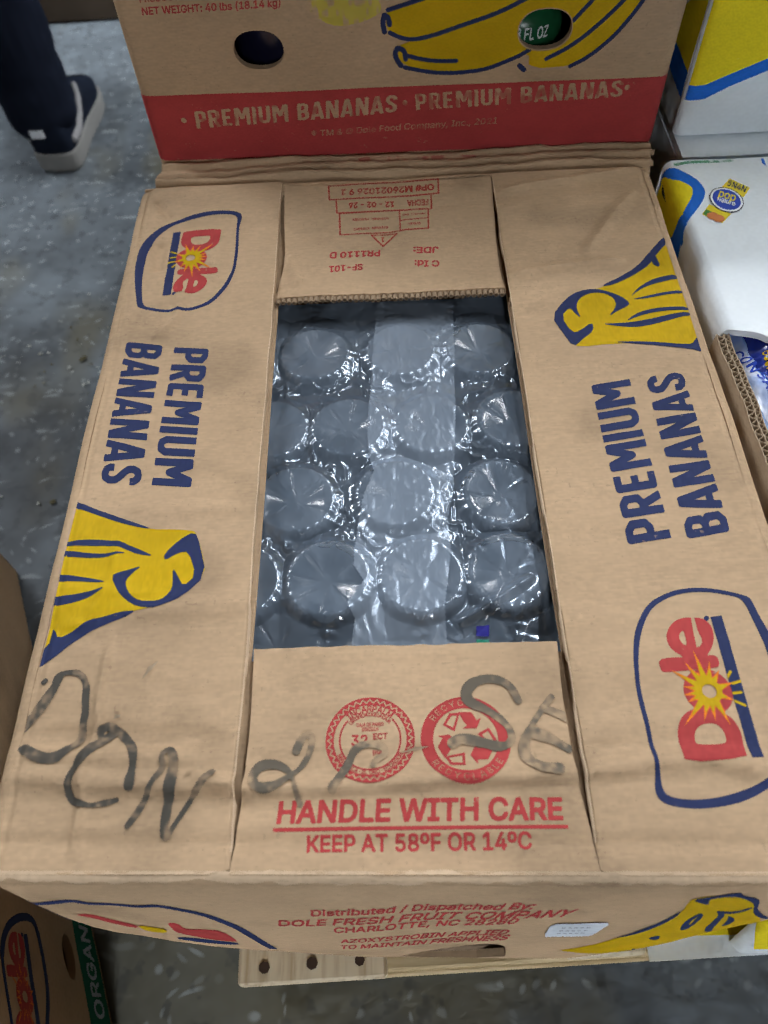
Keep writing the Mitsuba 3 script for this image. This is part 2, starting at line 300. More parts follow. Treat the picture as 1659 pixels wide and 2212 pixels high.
    t_f1="-79.3,-96.5 -75.8,-72.7 68.5,-66.4",
    t_f2="-51.4,-114.2 -49.5,-92.8 44.8,-87.6",
    t_f3="-51.2,-157 -49,-135.6 43.1,-121.8",
    t_f4="-54.1,-190.4 -51.7,-164.4 44.9,-141.8",
    f_label="63.8,-108.1 64.3,-86 88.6,-84.9 92.2,-97.3 93.2,-123.9 67.9,-125.7",
    f_hole="-18.7,-236.7 -2.9,-212.8 10.4,-189.8 32.7,-164.3 45.7,-167.2 49.4,-201 51.9,-235.7",
    b_corners="-202.3,-8.7 207,-9.5 -198.5,113.6 196,98.4",
    b_band="-205.9,46.5 -200.9,-7",
    b_band2="197.6,61.3 198.7,8.9",
    t_b1="-164,19.4 -163,33.4 -4.7,26.4",
    t_b2="10.6,27.4 9.5,40.4 169.1,32.1",
    b_dots="-172.8,26.4",
    b_dots2="1.7,33.8 171.7,39.3",
    t_b3="-73.7,9.3 -73.1,14.3 74.6,14.4",
    t_b4="-182.6,103.5 -182,108.2 -84.3,105.8",
    t_b5="-182,111.6 -181.5,115.8 -116,113.5",
    b_hole1="-122.9,78.5 -86.3,76.5 -102.4,90.6 -106.9,63.7",
    b_hole2="84.1,82.3 122,85.7 99.8,96.8 106.4,69.4",
    bb_yellow="-9.4,100.4 2.3,103.5 21.4,108.6 71.6,114.7 146,117.4 171.2,106.3 168.4,97.1 158.1,80.6 143.7,67.3 129.4,57.1 94.1,55.8 93.8,68.6 77,62.1 58.3,56.8 39.1,55.3 22.6,56.4 8.8,59.4 -0.8,63.8 -5.4,71.8 -3.3,75.6 8.7,79.6 -4.5,82.6 -9.8,85.9 -11.5,93.3",
    bb_line0="-8.5,85.2 -0.6,81.2 8.7,79.6 24.6,82.7 44.1,88.7 60.8,93.5 73.3,97.8 84.3,102.7 97.4,109.1",
    bb_line1="-12.1,97 -13.5,92.2 -12.4,86",
    bb_line2="-11.4,96.9 -9.3,95.4 -8.6,90.8",
    bb_line3="1.9,60.3 15.7,57.1 29.5,55.2 47.4,55.2 63.8,57.2 77,62.1 87.3,66.2 93.6,69.9",
    bb_line4="-3.3,74.3 -5.4,70.5 -3.5,65.2 -0.8,61.8",
    bb_line5="-2,74.2 2,72.2 2.7,66.3",
    bb_line6="3.4,68.9 12.9,66.1 26.5,64 40.1,63.8",
    bb_line7="122.5,88.7 127.8,95.1 133.1,100.8 138.9,109.8",
    bb_line8="106.7,62.9 123,70.7 138,82.6 149.8,94.3 155,100 160.7,107.8",
    bb_line9="125.3,56.8 137.8,63 152.6,75.9 161.7,87.8 168.1,98.3 171.5,105.1",
    bb_line10="87.5,58.7 91,55.4",
    bb_line11="-9.4,100.4 2.3,103.5 21.4,108.6 40.3,112.5",
    b_faded="-68.2,104.1 -50.9,90.7 -29.4,92.2 -11.6,99.6 -18.5,111.1 -54.8,114.7",
    d_corner="227.1,0.8 219.9,98.2 301.2,-2.4",
    d_blue_o="221,27 225.3,26.1 240.8,27.4 257.6,36.6 282.2,47.4",
    d_blue_i="219.9,37.7 222.1,36.9 238.6,38.8 254.4,45.8 278.8,56.3",
    dl_blue="339.9,16.2 298.8,32.3 299.5,21.1 335.9,7.8",
    dl_black="337.5,34.5 324.5,52.6 319.7,70.9 324.3,83 334.8,78.4 339.7,69.1",
    e_blue="202.1,241.8 211.9,240 222.1,229.2 228,219.4 229.3,208.1 225.4,198.4 217.8,187.2 208.6,176.3 202.4,170.1 196.9,164 195.6,171.5 195.3,186.8 195.1,220.7 194.6,233.3",
    e_yellow="196.8,239.5 200.4,239.8 204.6,235.7 207.8,227.1 214.1,221.5 220.2,215.4 220.2,208.8 216.6,200 209.1,188.7 205.9,185.6 196.2,188.2 195.6,202.5 195.1,220.7 194.6,233.3",
    e_black="194.5,231.2 199.4,235.1 195,218.7",
    e_blue2="271.1,249.1 291,258.7 288.5,250",
    e_scrap="281.1,246.2 282.7,245 281.9,235.4 279.9,239.9",
    e_green="215,242.4 224.4,244.5 245,244.8 258.6,245.5",
    st_tag="243.1,212.7 250.7,221.4 261.6,209.9 254.6,199.9",
    st_oval="241.5,196.8 229.7,196.1 253.4,197.3 245.9,211.2 237.3,182.8",
    st_fruit="220.8,182.2 228.2,192.3 240.4,180.9 232.1,171.9",
    t_pop="236.1,200.7 239.2,206.9 246.6,194",
    t_nat="234.4,195.8 236.1,199.7 245.2,188.7",
    t_tag="246.3,214 249.7,220 257.1,204.7",
    e_edge="199.6,68 203.6,69.5 207.3,68.9 212.2,65.6 218.7,64.6 224.9,63.1 229.3,61.6 233.2,58",
    bag_white="209.1,64.7 220.2,61.4 219.6,52.2 225.1,30.1 223,22.7 216.7,41.9 211.2,47.4",
    bag_dark="220.1,61.1 232.5,56.1 225.1,30.1 220.2,49.5",
    t_bag="215,61.7 220,62.5 222,27.7",
    bag_leaf="226.7,52.4 230.9,50.2 226.9,36.3 223.9,40.9",
    g_ends="-0.7,-369.2 73.7,-372.3 -395.3,-343.4 -284.8,-347.9",
    g_green="-2.1,-336.6 -0.6,-369.1 73.7,-372.3 73.1,-329.2",
    g_leaf="29.4,-200.5 19.9,-205.2 10.8,-215.3 4.8,-230.5 2.6,-243.3 2.8,-254.1 6.8,-260.4 19.4,-262.9 41.2,-264.4 56.3,-261.3 71.9,-252.4",
    g_leaf2="29.4,-199.8 46.1,-198.5 71.2,-198.4",
    g_bar="15.1,-236.8 14.5,-243.8 70.6,-240.1 70.5,-235",
    g_hole="13.3,-312.9 38,-318.5",
    g_letters="22.1,-223.8 34.2,-216.3 42.4,-228.7 59.4,-224.6 67.7,-221.2",
    g_org="25.2,-345.5 71.2,-338.2",
    bottles="-394.6,574.8",
    tape="-18,132 -19.4,98.8 -22.1,65.6 -23.5,36.6 -25.4,9.3 -24.8,-10.7 -21.7,-24 -28.1,-41.8 -31.8,-60.5 -33.6,-78.3 -33.6,-89 -28.2,-98.5 -37.5,-111.8 -33.5,-119.3 -35.2,-131.2 -35.1,-135.9 15.7,-137.7 15.6,-113.8 20,-88.5 21.5,-75.1 20.9,-57 26.1,-33.8 27.9,-13.1 31.2,23.1 33.5,67.2 36.9,128.7",
    marks="32.3,-124.4 39.2,-124.4 38.6,-130.4 31.8,-130.1 31.6,-132.1 38.4,-132.4 37.9,-137.6 31.1,-137.4",
    crease0="-197.7,-182 -88.1,-189.8",
    crease1="-194.6,-194.8 -87.9,-200.4",
    crease2="-194.1,-205.8 -87.6,-212.9",
    crease3="-90.2,-212.4 -56.3,-213.4 -11.5,-212.5 22,-211.8 72.3,-210.5",
    crease4="75.6,-210.7 102.5,-207.3 127.8,-205.9 155.6,-211",
    crease5="75,-195.4 108.7,-192 158.2,-192.3",
    crease6="-149.1,-121.2 -86.4,-120.6",
    crease7="-157.5,-132.4 -159.3,-159.6 -156.9,-177.4 -159.7,-201.8 -157.7,-240.2",
    crease8="-184.7,230.5 -172.3,209.5",
    crease9="-175.7,180.7 -174,147.4",
    crease10="-153,128.9 -153.5,101.3 -165.8,81.3",
    crease11="77.1,224.6 186.5,243.1",
    crease12="73.3,127.7 117.4,135.6 157.5,139.5",
    crease13="178.7,217.4 154.3,183.4 130.1,147.7",
    crease14="-151,-57.8 -92.2,-60.3",
    crease15="-160.2,-67.8 -162.8,-81.1 -163.1,-96.2 -166.6,-108.5 -172.6,-125.3 -187.7,-126.7",
    crease16="-87.7,193.8 -46.5,189.3 4.5,189.5",
    crease17="-82.9,165.7 -71.5,130.7",
    crease18="-108.1,-205.5 -86.9,-211.6",
    crease19="-27.4,-243.5 -12.4,-241.4 40.7,-243.3",
)



def pts(key):
    return np.array([[float(c) for c in q.split(',')] for q in DATA[key].split()]) / 1000


def rounded(p, closed=True, n=2):
    """Chaikin corner cutting, which keeps sharp tips."""
    p = np.asarray(p, float)
    for _ in range(n):
        out, m = [], len(p)
        for i in range(m if closed else m - 1):
            a, b = p[i], p[(i + 1) % m]
            out += [.75 * a + .25 * b, .25 * a + .75 * b]
        p = np.array(out) if closed else np.array([p[0], *out, p[-1]])
    return p


def shape(key, n=2):
    return Polygon(rounded(pts(key), n=n)).buffer(0)


def pen(key, width, n=2):
    return LineString(rounded(pts(key), False, n)).buffer(width / 2)


def brush(key, width, seed):
    """A felt pen's stroke, now broad, now thin."""
    p = np.array(LineString(rounded(pts(key), False, 2)).segmentize(.0012).coords)
    s = np.r_[0, np.cumsum(np.linalg.norm(np.diff(p, axis=0), axis=1))]
    q = np.stack([s * 60, s * 0 + seed, s * 0], 1)
    w = width * (.42 + .75 * meshkit.noise(q, 3) + .25 * meshkit.noise(q * 4, 5)) / 2
    return unary_union([shapely.MultiPoint([a, b]).convex_hull.buffer((u + v) / 2) for a, b, u, v in zip(p[:-1], p[1:], w[:-1], w[1:])])


def smooth_line(p, n=2):
    return rounded(np.asarray(p), False, n)


# ------------------------------------------------------------------ curved sheets
class Surface:
    """A sheet: at(u, v) -> points (n, 3). out: the side that the print is on."""

    def __init__(self, at, out, cell=.0025):
        self.at, self.out, self.cell = at, np.asarray(out, float), cell

    def normal(self, uv):
        h = 4e-4
        du = self.at(uv + [h, 0]) - self.at(uv - [h, 0])
        dv = self.at(uv + [0, h]) - self.at(uv - [0, h])
        n = np.cross(du, dv)
        n /= np.linalg.norm(n, axis=1, keepdims=True) + 1e-20
        s = np.sign((n @ self.out).sum()) or 1.0
        return n * s, s


def clean(poly):
    poly = poly.buffer(0)
    gs = [g for g in getattr(poly, 'geoms', [poly]) if g.geom_type == 'Polygon' and g.area > 1e-8]
    return shapely.MultiPolygon(gs) if len(gs) != 1 else gs[0]


def tessellate(poly, cell):
    """(vertices in u v, triangles) of the polygon cut along a grid that every sheet of that cell shares."""
    V, F = [], []
    at = 0
    for g in getattr(poly, 'geoms', [poly]):
        if g.is_empty or g.geom_type != 'Polygon' or g.area < 1e-9:
            continue
        x0, y0, x1, y1 = g.bounds
        ix, iy = np.meshgrid(np.arange(math.floor(x0 / cell), math.ceil(x1 / cell)), np.arange(math.floor(y0 / cell), math.ceil(y1 / cell)))
        ix, iy = ix.ravel(), iy.ravel()
        cells = shapely.box(ix * cell, iy * cell, (ix + 1) * cell, (iy + 1) * cell)
        shapely.prepare(g)
        full = shapely.contains_properly(g, cells)
        part = ~full & shapely.intersects(g, cells)
        k = np.nonzero(full)[0]
        if len(k):
            q = np.stack([np.stack([(ix[k] + a) * cell, (iy[k] + b) * cell], 1) for a, b in ((0, 0), (1, 0), (1, 1), (0, 1))], 1).reshape(-1, 2)
            i = at + np.arange(len(k)) * 4
            V.append(q); F += [np.stack([i, i + 1, i + 2], 1), np.stack([i, i + 2, i + 3], 1)]
            at += len(q)
        for piece in shapely.intersection(g, cells[part]):
            for h in getattr(piece, 'geoms', [piece]):
                if h.geom_type != 'Polygon' or h.area < 1e-11:
                    continue
                h = shapely.geometry.polygon.orient(h)
                rings = [np.array(r.coords)[:-1] for r in (h.exterior, *h.interiors)]
                v = np.vstack(rings)
                f = np.asarray(earcut.triangulate_float64(v, np.cumsum([len(r) for r in rings]).astype(np.uint32))).reshape(-1, 3).astype(int)
                V.append(v); F.append(f + at); at += len(v)
    return (np.vstack(V), np.vstack(F)) if V else (np.zeros((0, 2)), np.zeros((0, 3), int))


def put(key, V, F, N, bsdf):
    path = meshkit.write_ply((V, F), False, normals=N)
    scene[key] = {'type': 'ply', 'filename': path, 'face_normals': False, 'bsdf': {'type': 'ref', 'id': bsdf}}


def free(key):
    k, n = key, 0
    while k in scene or any(s.startswith(k + '__') for s in scene):
        n += 1
        k = f'{key}_{n:03d}'
    return k


def decal(key, surf, poly, bsdf, lift=.00025):
    """Print: a sheet a fraction of a millimetre above its panel."""
    uv, f = tessellate(clean(poly), surf.cell)
    if not len(f):
        return None
    n, s = surf.normal(uv)
    key = free(key)
    put(key, surf.at(uv) + lift * n, f if s > 0 else f[:, ::-1], n, bsdf)
    return key


def panel(key, surf, poly, bsdf, thick=.005, edge=None):
    """A board of that thickness; its cut edge belongs to it."""
    poly = clean(poly)
    uv, f = tessellate(poly, surf.cell)
    n, s = surf.normal(uv)
    P = surf.at(uv)
    f = f if s > 0 else f[:, ::-1]
    V, F, N = [P, P - thick * n], [f, f[:, ::-1] + len(P)], [n, -n]
    at = 2 * len(P)
    for g in getattr(poly, 'geoms', [poly]):
        for ring in (g.exterior, *g.interiors):
            c = np.array(LineString(ring.coords).segmentize(surf.cell).coords)
            nn, _ = surf.normal(c)
            a = surf.at(c)
            b = a - thick * nn
            m = len(c) - 1
            q = np.stack([a[:-1], a[1:], b[1:], b[:-1]], 1)
            fn = np.cross(q[:, 1] - q[:, 0], q[:, 3] - q[:, 0])
            fn /= np.linalg.norm(fn, axis=1, keepdims=True) + 1e-20
            V.append(q.reshape(-1, 3)); N.append(np.repeat(fn, 4, 0))
            i = at + np.arange(m) * 4
            F += [np.stack([i, i + 1, i + 2], 1), np.stack([i, i + 2, i + 3], 1)]
            at += 4 * m
    key = free(key)
    put(key, np.vstack(V), np.vstack(F), np.vstack(N), bsdf)
    return key


def solid(key, mesh, bsdf, smooth=False):
    key = free(key)
    scene[key] = mikit.ply(mesh, bsdf, smooth=smooth)
    return key


def block(size, centre, turn=0.0, bevel=.002):
    """A box with small chamfers."""
    a = np.array(size) / 2
    pts_ = []
    for sx in (-1, 1):
        for sy in (-1, 1):
            for sz in (-1, 1):
                for k in range(3):
                    q = a.copy(); q[[i for i in range(3) if i != k]] -= bevel
                    pts_.append(q * [sx, sy, sz])
    m = trimesh.convex.convex_hull(np.array(pts_))
    m.apply_transform(trimesh.transformations.rotation_matrix(turn, [0, 0, 1]))
    m.apply_translation(centre)
    return m


# ------------------------------------------------------------------ lettering
_text = {}


def text_shape(text, bold=True):
    """The outline of a line of text as one shapely shape, capitals 1 high."""
    if (text, bold) not in _text:
        m = meshkit.text_mesh(text, 1.0, .1, bold)
        v, f = np.array(m.vertices), np.array(m.faces)
        low = f[(v[f][:, :, 2] < .01).all(1)]
        _text[text, bold] = unary_union([Polygon(v[t][:, :2]).buffer(.004) for t in low])
    return _text[text, bold]


def framed(shp, frame, height=1.0, square=False):
    """Maps a shape so that its width runs from the frame's first to its third point and its height towards the second."""
    base, cap, end = np.asarray(frame)
    x0, y0, x1, y1 = shp.bounds
    if y0 > -.06: y0 = 0.0
    ex, ey = (end - base) / (x1 - x0), (cap - base) / height
    return aff.affine_transform(shp, [ex[0], ey[0], ex[1], ey[1], base[0] - ex[0] * x0, base[1] - ex[1] * x0])


def text_at(text, frame_key, bold=True, fat=0.0):
    s = text_shape(text, bold)
    return framed(s.buffer(fat) if fat else s, pts(frame_key))


STROKES = {  # condensed signwriter capitals: width, strokes in a box 1 high
    'P': (.46, [[(.09, 0), (.09, .91), (.26, .91), (.37, .82), (.37, .52), (.26, .43), (.09, .43)]]),
    'R': (.48, [[(.09, 0), (.09, .91), (.27, .91), (.38, .82), (.38, .55), (.27, .46), (.09, .46)], [(.23, .46), (.40, 0)]]),
    'E': (.43, [[(.37, .91), (.09, .91), (.09, .09), (.37, .09)], [(.09, .5), (.33, .5)]]),
    'M': (.64, [[(.09, 0), (.09, .93), (.15, .93), (.32, .40), (.49, .93), (.55, .93), (.55, 0)]]),
    'I': (.20, [[(.10, 0), (.10, 1)]]),
    'U': (.48, [[(.09, 1), (.09, .22), (.15, .11), (.24, .09), (.33, .11), (.39, .22), (.39, 1)]]),
    'B': (.47, [[(.09, .5), (.09, .91), (.26, .91), (.36, .83), (.36, .60), (.26, .51), (.09, .51), (.09, .09), (.27, .09), (.38, .18), (.38, .42), (.27, .51)]]),
    'A': (.52, [[(.07, 0), (.23, .93), (.29, .93), (.45, 0)], [(.13, .24), (.39, .24)]]),
    'N': (.52, [[(.09, 0), (.09, .95), (.13, .95), (.39, .05), (.43, .05), (.43, 1)]]),
    'S': (.46, [[(.38, .72), (.37, .82), (.30, .90), (.22, .91), (.13, .88), (.09, .78), (.10, .66), (.17, .57), (.30, .45), (.37, .35), (.38, .22), (.33, .12), (.23, .09), (.13, .12), (.08, .20), (.08, .30)]]),
}


def sign_text(text, frame_key, weight=.085):
    x, out = 0, []
    for ch in text:
        if ch == ' ':
            x += .28
            continue
        w, st = STROKES[ch]
        g = unary_union([LineString(s).buffer(weight, cap_style='flat', join_style='round') for s in st])
        out.append(aff.translate(g.intersection(sbox(-.02, 0, w + .02, 1)), x))
        x += w + .055
    return framed(unary_union(out).buffer(-.012).buffer(.012), pts(frame_key))


def ring_text(text, radius, height, mid, span, inside=False, bold=True, squeeze=.9):
    """Letters round a circle about the origin: mid and span in degrees; inside: read along the lower half."""
    chars = [text_shape(c, bold) if c != ' ' else None for c in text]
    w = [.35 if c is None else c.bounds[2] - c.bounds[0] + .16 for c in chars]
    total, x, out = sum(w), 0, []
    for c, cw in zip(chars, w):
        f = (x + cw / 2) / total - .5
        x += cw
        if c is None:
            continue
        a = math.radians(mid + (f * span if inside else -f * span))
        k, sx = height, height * squeeze
        g = aff.translate(c, -(c.bounds[0] + c.bounds[2]) / 2, -.5)
        g = aff.affine_transform(g, [sx, 0, 0, k, 0, 0])
        g = aff.rotate(g, math.degrees(a) + (90 if inside else -90), origin=(0, 0))
        out.append(aff.translate(g, radius * math.cos(a), radius * math.sin(a)))
    return unary_union(out)


def mark_parts(start, end, curve=lambda s: s):
    """The fruit company's leaf mark, placed by the ends of its bar."""
    b0, b1 = complex(*start), complex(*end)

    def place(key, n=2, raw=False):
        p = pts('mark_' + key)
        w = b0 + (p[:, 0] + 1j * p[:, 1]) * (b1 - b0)
        q = np.stack([w.real, w.imag], 1)
        return q if raw else Polygon(rounded(q, n=n) if n else q).buffer(0)
    leaf = place('leaf_out').difference(place('leaf_in'))
    o = place('o', 0, True)
    c = place('center', 0, True)[0]
    L = abs(b1 - b0)
    r = L * .158
    disc = Point(*((o[0] + o[2] + o[1] + o[3]) / 4)).buffer(r)
    d = place('d_out', 1).difference(place('d_in', 2))
    e = place('e', 2).difference(place('e_hole', 2)).difference(place('e_slit', 0))
    hole = Point(*c).buffer(L * .048)
    spikes, warm = [Point(*c).buffer(L * .085, 20)], []
    tips = place('spikes', 0, True)
    for q in tips:
        dv = q - c
        n = np.array([-dv[1], dv[0]]) / np.linalg.norm(dv) * L * .021
        u = dv / np.linalg.norm(dv)
        spikes.append(Polygon([c + u * L * .05 + n * 1.5, c + u * L * .05 - n * 1.5, c + dv * .74]))
        warm.append(Polygon([c + u * L * .06 + n * 1.3, c + u * L * .06 - n * 1.3, q]))
    yellow = unary_union(spikes).difference(hole)
    warm = unary_union(warm).difference(yellow).difference(hole)
    red = unary_union([d, disc, place('l', 1), e]).difference(hole)
    bs = place('barspikes', 0, True)
    glow = unary_union([LineString([bs[i], bs[i + 1]]).buffer(L * .010) for i in range(0, 8, 2)])
    blue = unary_union([place('bar', 0), place('dot', 2)]).difference(disc)
    return dict(leaf=leaf, red=red, yellow=yellow, warm=warm, blue=blue, glow=glow.intersection(place('bar', 0)))


def print_mark(key, surf, m, lift=.00025):
    decal(key + '__leaf_emblem', surf, m['leaf'], 'ink_blue', lift)
    decal(key + '__emblem_bar', surf, m['blue'], 'ink_blue', lift)
    decal(key + '__emblem_letters', surf, m['red'], 'ink_red', lift)
    decal(key + '__emblem_sun', surf, m['warm'], 'ink_orange', lift + .00015)
    decal(key + '__emblem_sun', surf, m['yellow'], 'ink_yellow', lift + .0003)
    decal(key + '__emblem_sun', surf, m['glow'], 'ink_yellow', lift + .0002)

# ------------------------------------------------------------------ the ground
FLOOR = -.385
v, f = [], []
gx = np.concatenate([np.linspace(-14, -1.3, 24), np.linspace(-1.2, 1.2, 121), np.linspace(1.3, 14, 24)])
gy = np.concatenate([np.linspace(-14, -.7, 24), np.linspace(-.66, 2.0, 134), np.linspace(2.1, 16, 24)])
X, Y = np.meshgrid(gx, gy, indexing='ij')
Z = FLOOR + .004 * (meshkit.fbm(np.stack([X * 7, Y * 7, X * 0], -1), 3) - .5)
i, j = np.meshgrid(np.arange(len(gx) - 1), np.arange(len(gy) - 1), indexing='ij')
q = (i * len(gy) + j).ravel()
quads = np.stack([q, q + len(gy), q + len(gy) + 1, q + 1], 1)
scene['floor'] = mikit.ply((np.stack([X, Y, Z], -1).reshape(-1, 3), quads), 'concrete', smooth=True)
labels['floor'] = dict(label='rough blue grey concrete floor with pale chips and stains', category='floor', kind='structure')

# litter swept against the boxes
bits = []
for k in range(150):
    if k < 115:
        t = rng.random()
        x, y = -.78 + .42 * t + rng.normal(0, .025), .47 - .02 * t + rng.normal(0, .045)
    else:
        x, y = rng.uniform(-.9, -.3), rng.uniform(.1, .75)
    s = rng.uniform(.001, .0032) * (1 if rng.random() < .92 else 1.6)
    m = trimesh.creation.icosphere(0, s)
    m.apply_scale([rng.uniform(.5, 1.6), rng.uniform(.4, 1.2), .22])
    m.apply_transform(trimesh.transformations.rotation_matrix(rng.uniform(0, 6.28), [0, 0, 1]))
    m.apply_translation((x, y, FLOOR + .003))
    bits.append(m)
scene['litter'] = mikit.ply(trimesh.util.concatenate(bits), 'debris')
labels['litter'] = dict(label='scattered crumbs and bits of litter on the concrete floor left of the boxes', category='litter', kind='stuff')

# ------------------------------------------------------------------ the pallet
PT = -.2405
key = 'wooden_pallet'
labels[key] = dict(label='pale new pine pallet under the boxes, its front edge showing below the printed box', category='pallet')
before = set(scene)
bx = [(-.1275, -.0265), (.098, .150), (.235, .33), (.41, .505), (.585, .68), (.75, .85)]
for n, (a, b) in enumerate(bx):
    solid(key + '__deck_board', block((b - a, 1.09, .02), ((a + b) / 2, .262 + (.004 if n else 0), PT - .01)), 'pine_pale')
    for xx in np.linspace(a + .018, b - .018, 3 if n == 0 else 0):
        c = trimesh.creation.cylinder(.0032 + .0008 * rng.random(), .004, sections=7); c.apply_translation((xx, -.272 + .001 * rng.normal(), PT - .0007))
        solid(key + '__nail', c, 'nail')
for yy in (-.229, .26, .76):
    solid(key + '__stringer_board', block((.9775, .1, .02), (.3612, yy, PT - .031)), 'pine')
    for xx in (-.078, .36, .80):
        solid(key + '__foot_block', block((.095, .1, .075), (xx, yy, PT - .079)), 'pine')
    solid(key + '__base_board', block((.9775, .1, .02), (.3612, yy, PT - .1265)), 'pine')

for k_ in set(scene) - before:      # the pallet stands a little askew
    scene[k_]['to_world'] = T().translate([-.1275, -.283, 0]).rotate([0, 0, 1], 1.9).translate([.1275, .283, 0])

# ------------------------------------------------------------------ the printed box in front
A = 'banana_box'
labels[A] = dict(label='brown cardboard fruit box in the foreground with marker scrawl and a window onto bottles', category='box')
L, R, BK, H = -.2, .1965, .2505, .24
IL, IR, WB, WF = -.0872, .0735, .1205, -.1415


def crease_field():
    spec = [(0, .0011, .006, 'v'), (1, .0012, .007, 's'), (2, .0020, .007, 's'), (3, .0021, .0065, 's'), (4, .0016, .008, 's'), (5, .0008, .012, 's'), (6, .0010, .009, 's'),
            (7, .0010, .0024, 'r'), (8, -.0011, .0035, 'r'), (9, -.0014, .005, 'r'), (10, .0011, .004, 'r'), (11, .0012, .004, 'r'), (12, .0014, .0045, 'r'), (13, .0011, .006, 'r'),
            (14, .0006, .008, 's'), (15, .0008, .004, 'r'), (16, -.0008, .010, 'r'), (17, .0009, .004, 'r'), (18, .0013, .005, 's'), (19, -.0009, .005, 'r')]
    return [(pts(f'crease{i}'), 2.2 * a, w, k) for i, a, w, k in spec]


CREASES = crease_field()
# small scuffs and dents scattered over the flaps: (x, y, dx, dy, height, width)
DENTS = [(rng.uniform(-.19, .19), rng.uniform(-.24, .24), rng.normal(0, .016), rng.normal(0, .006), rng.choice([-1, 1]) * rng.uniform(.0002, .0005), rng.uniform(.002, .005)) for _ in range(70)]


def near_line(x, y, line):
    """Signed distance to a polyline and how far along it, in units of its length."""
    best, sd, along, run = np.full(x.shape, 9.), np.zeros(x.shape), np.zeros(x.shape), 0
    total = np.linalg.norm(np.diff(line, axis=0), axis=1).sum()
    for a, b in zip(line[:-1], line[1:]):
        d = b - a
        ln = np.linalg.norm(d)
        t = ((x - a[0]) * d[0] + (y - a[1]) * d[1]) / ln ** 2
        tc = np.clip(t, 0, 1)
        dx, dy = x - a[0] - tc * d[0], y - a[1] - tc * d[1]
        dist = np.hypot(dx, dy)
        s = np.sign(d[0] * dy - d[1] * dx)
        m = dist < best
        best = np.where(m, dist, best); sd = np.where(m, dist * s, sd); along = np.where(m, (run + tc * ln) / total, along)
        run += ln
    return sd, along


def lid_height(x, y):
    p = np.stack([x, y, x * 0], -1)
    h = .0048 * (meshkit.fbm(p * [9, 13, 1], 3, 3) - .5) + .00010 * np.sin(y * 805 + 2 * meshkit.noise(p * [12, 30, 1], 8)) * meshkit.noise(p * [14, 9, 1], 10) + .0010 * (meshkit.fbm(p * [38, 70, 1], 2, 9) - .5)
    h = h + .0036 * (meshkit.fbm(p * [5, 46, 1], 3, 15) - .5) * np.clip((-.07 - y) / .08, 0, 1) + .0022 * (meshkit.fbm(p * [4, 40, 1], 3, 16) - .5) * np.clip((y - .05) / .08, 0, 1)
    for line, a, w, kind in CREASES:
        near = (x > line[:, 0].min() - .03) & (x < line[:, 0].max() + .03) & (y > line[:, 1].min() - .03) & (y < line[:, 1].max() + .03)
        if not near.any():
            continue
        sd, al = near_line(x[near], y[near], line)
        sd = sd + .0012 * (meshkit.noise(p[near] * 160, 5) - .5)
        taper = np.clip(np.minimum(al, 1 - al) / .12, 0, 1) ** .7
        g = np.exp(-(sd / w) ** 2)
        if kind == 'r':
            g = g * taper
        elif kind == 'v':
            g = -g * taper
        else:
            g = g * (1 + 1.1 * np.tanh(sd / w * 1.6)) * .7 * (.35 + .65 * taper)
        h[near] += a * g + .16 * a * np.exp(-np.abs(sd) / .0013) * taper
    for x0, y0, dx, dy, a, w in DENTS:
        near = (np.abs(x - x0) < .05) & (np.abs(y - y0) < .05)
        if near.any():
            sd, al = near_line(x[near], y[near], np.array([[x0 - dx, y0 - dy], [x0 + dx, y0 + dy]]))
            h[near] += a * np.exp(-(sd / w) ** 2)
    # scored line along the front fold
    yt = -.253 - .027 * x
    h = h - .0016 * np.exp(-((y - yt - .016) / .0035) ** 2)
    # scored lines along the side folds
    h = h - .0011 * np.exp(-((x - L - .0085) / .0018) ** 2) - .0008 * np.exp(-((R - .0080 - x) / .0016) ** 2)
    # the ends of the box cave in a little and their gaps gape
    end = (x > IL) & (x < IR)
    fade = np.clip(np.minimum(y - yt - .006, .2445 - y) / .03, 0, 1)
    return h - np.where(end, (.0022 + .0012 * np.exp(-np.minimum(x - IL, IR - x) / .008)) * fade, 0)


lid = Surface(lambda uv: np.stack([uv[:, 0], uv[:, 1], lid_height(uv[:, 0], uv[:, 1])], 1), (0, 0, 1), .0025)

XB = np.array([-.24, -.2, -.15, -.103, -.029, .05, .09, .127, .152, .198, .24])
YB = np.array([-.238, -.2495, -.2578, -.262, -.268, -.27, -.2708, -.2682, -.2652, -.257, -.25])


def front_y(x, z):
    t = np.clip(-z / .24, 0, 1)
    from scipy.interpolate import PchipInterpolator
    return (-.253 - .027 * x) * (1 - t) + PchipInterpolator(XB, YB)(np.clip(x, -.23, .23)) * t - (.0015 + .004 * np.clip(-x / .2, 0, 1)) * np.sin(np.pi * t)


FR = .0055


def front_at(uv):
    x, z = uv[:, 0].copy(), uv[:, 1].copy()
    fold = z > -FR
    ang = np.clip((z + FR) / FR, 0, math.pi / 2)
    zz = np.where(fold, -FR + FR * np.sin(ang), z)
    y = front_y(x, np.minimum(z, -FR)) + np.where(fold, FR * (1 - np.cos(ang)), 0)
    p = np.stack([x, z, x * 0], -1)
    w = .0020 * (meshkit.fbm(p * [16, 9, 1], 3, 21) - .5) + .0004 * (meshkit.fbm(p * [60, 60, 1], 2, 23) - .5)
    y = y - w * np.clip(-z / .02, 0, 1)
    zz = zz + np.where(fold, np.sin(ang) * (lid_height(x, -.253 - .027 * x + FR)), 0)
    # the upright corners of the box are round
    r = .010
    for s, edge in ((-1, L), (1, R)):
        over = s * (x - edge) + r
        a = np.clip(over / r, 0, math.pi / 2)
        m = over > 0
        x = np.where(m, edge - s * r + s * r * np.sin(a), x)
        y = np.where(m, y + r * (1 - np.cos(a)), y)
    return np.stack([x, y, zz], 1)


front = Surface(front_at, (0, -1, .3), .003)

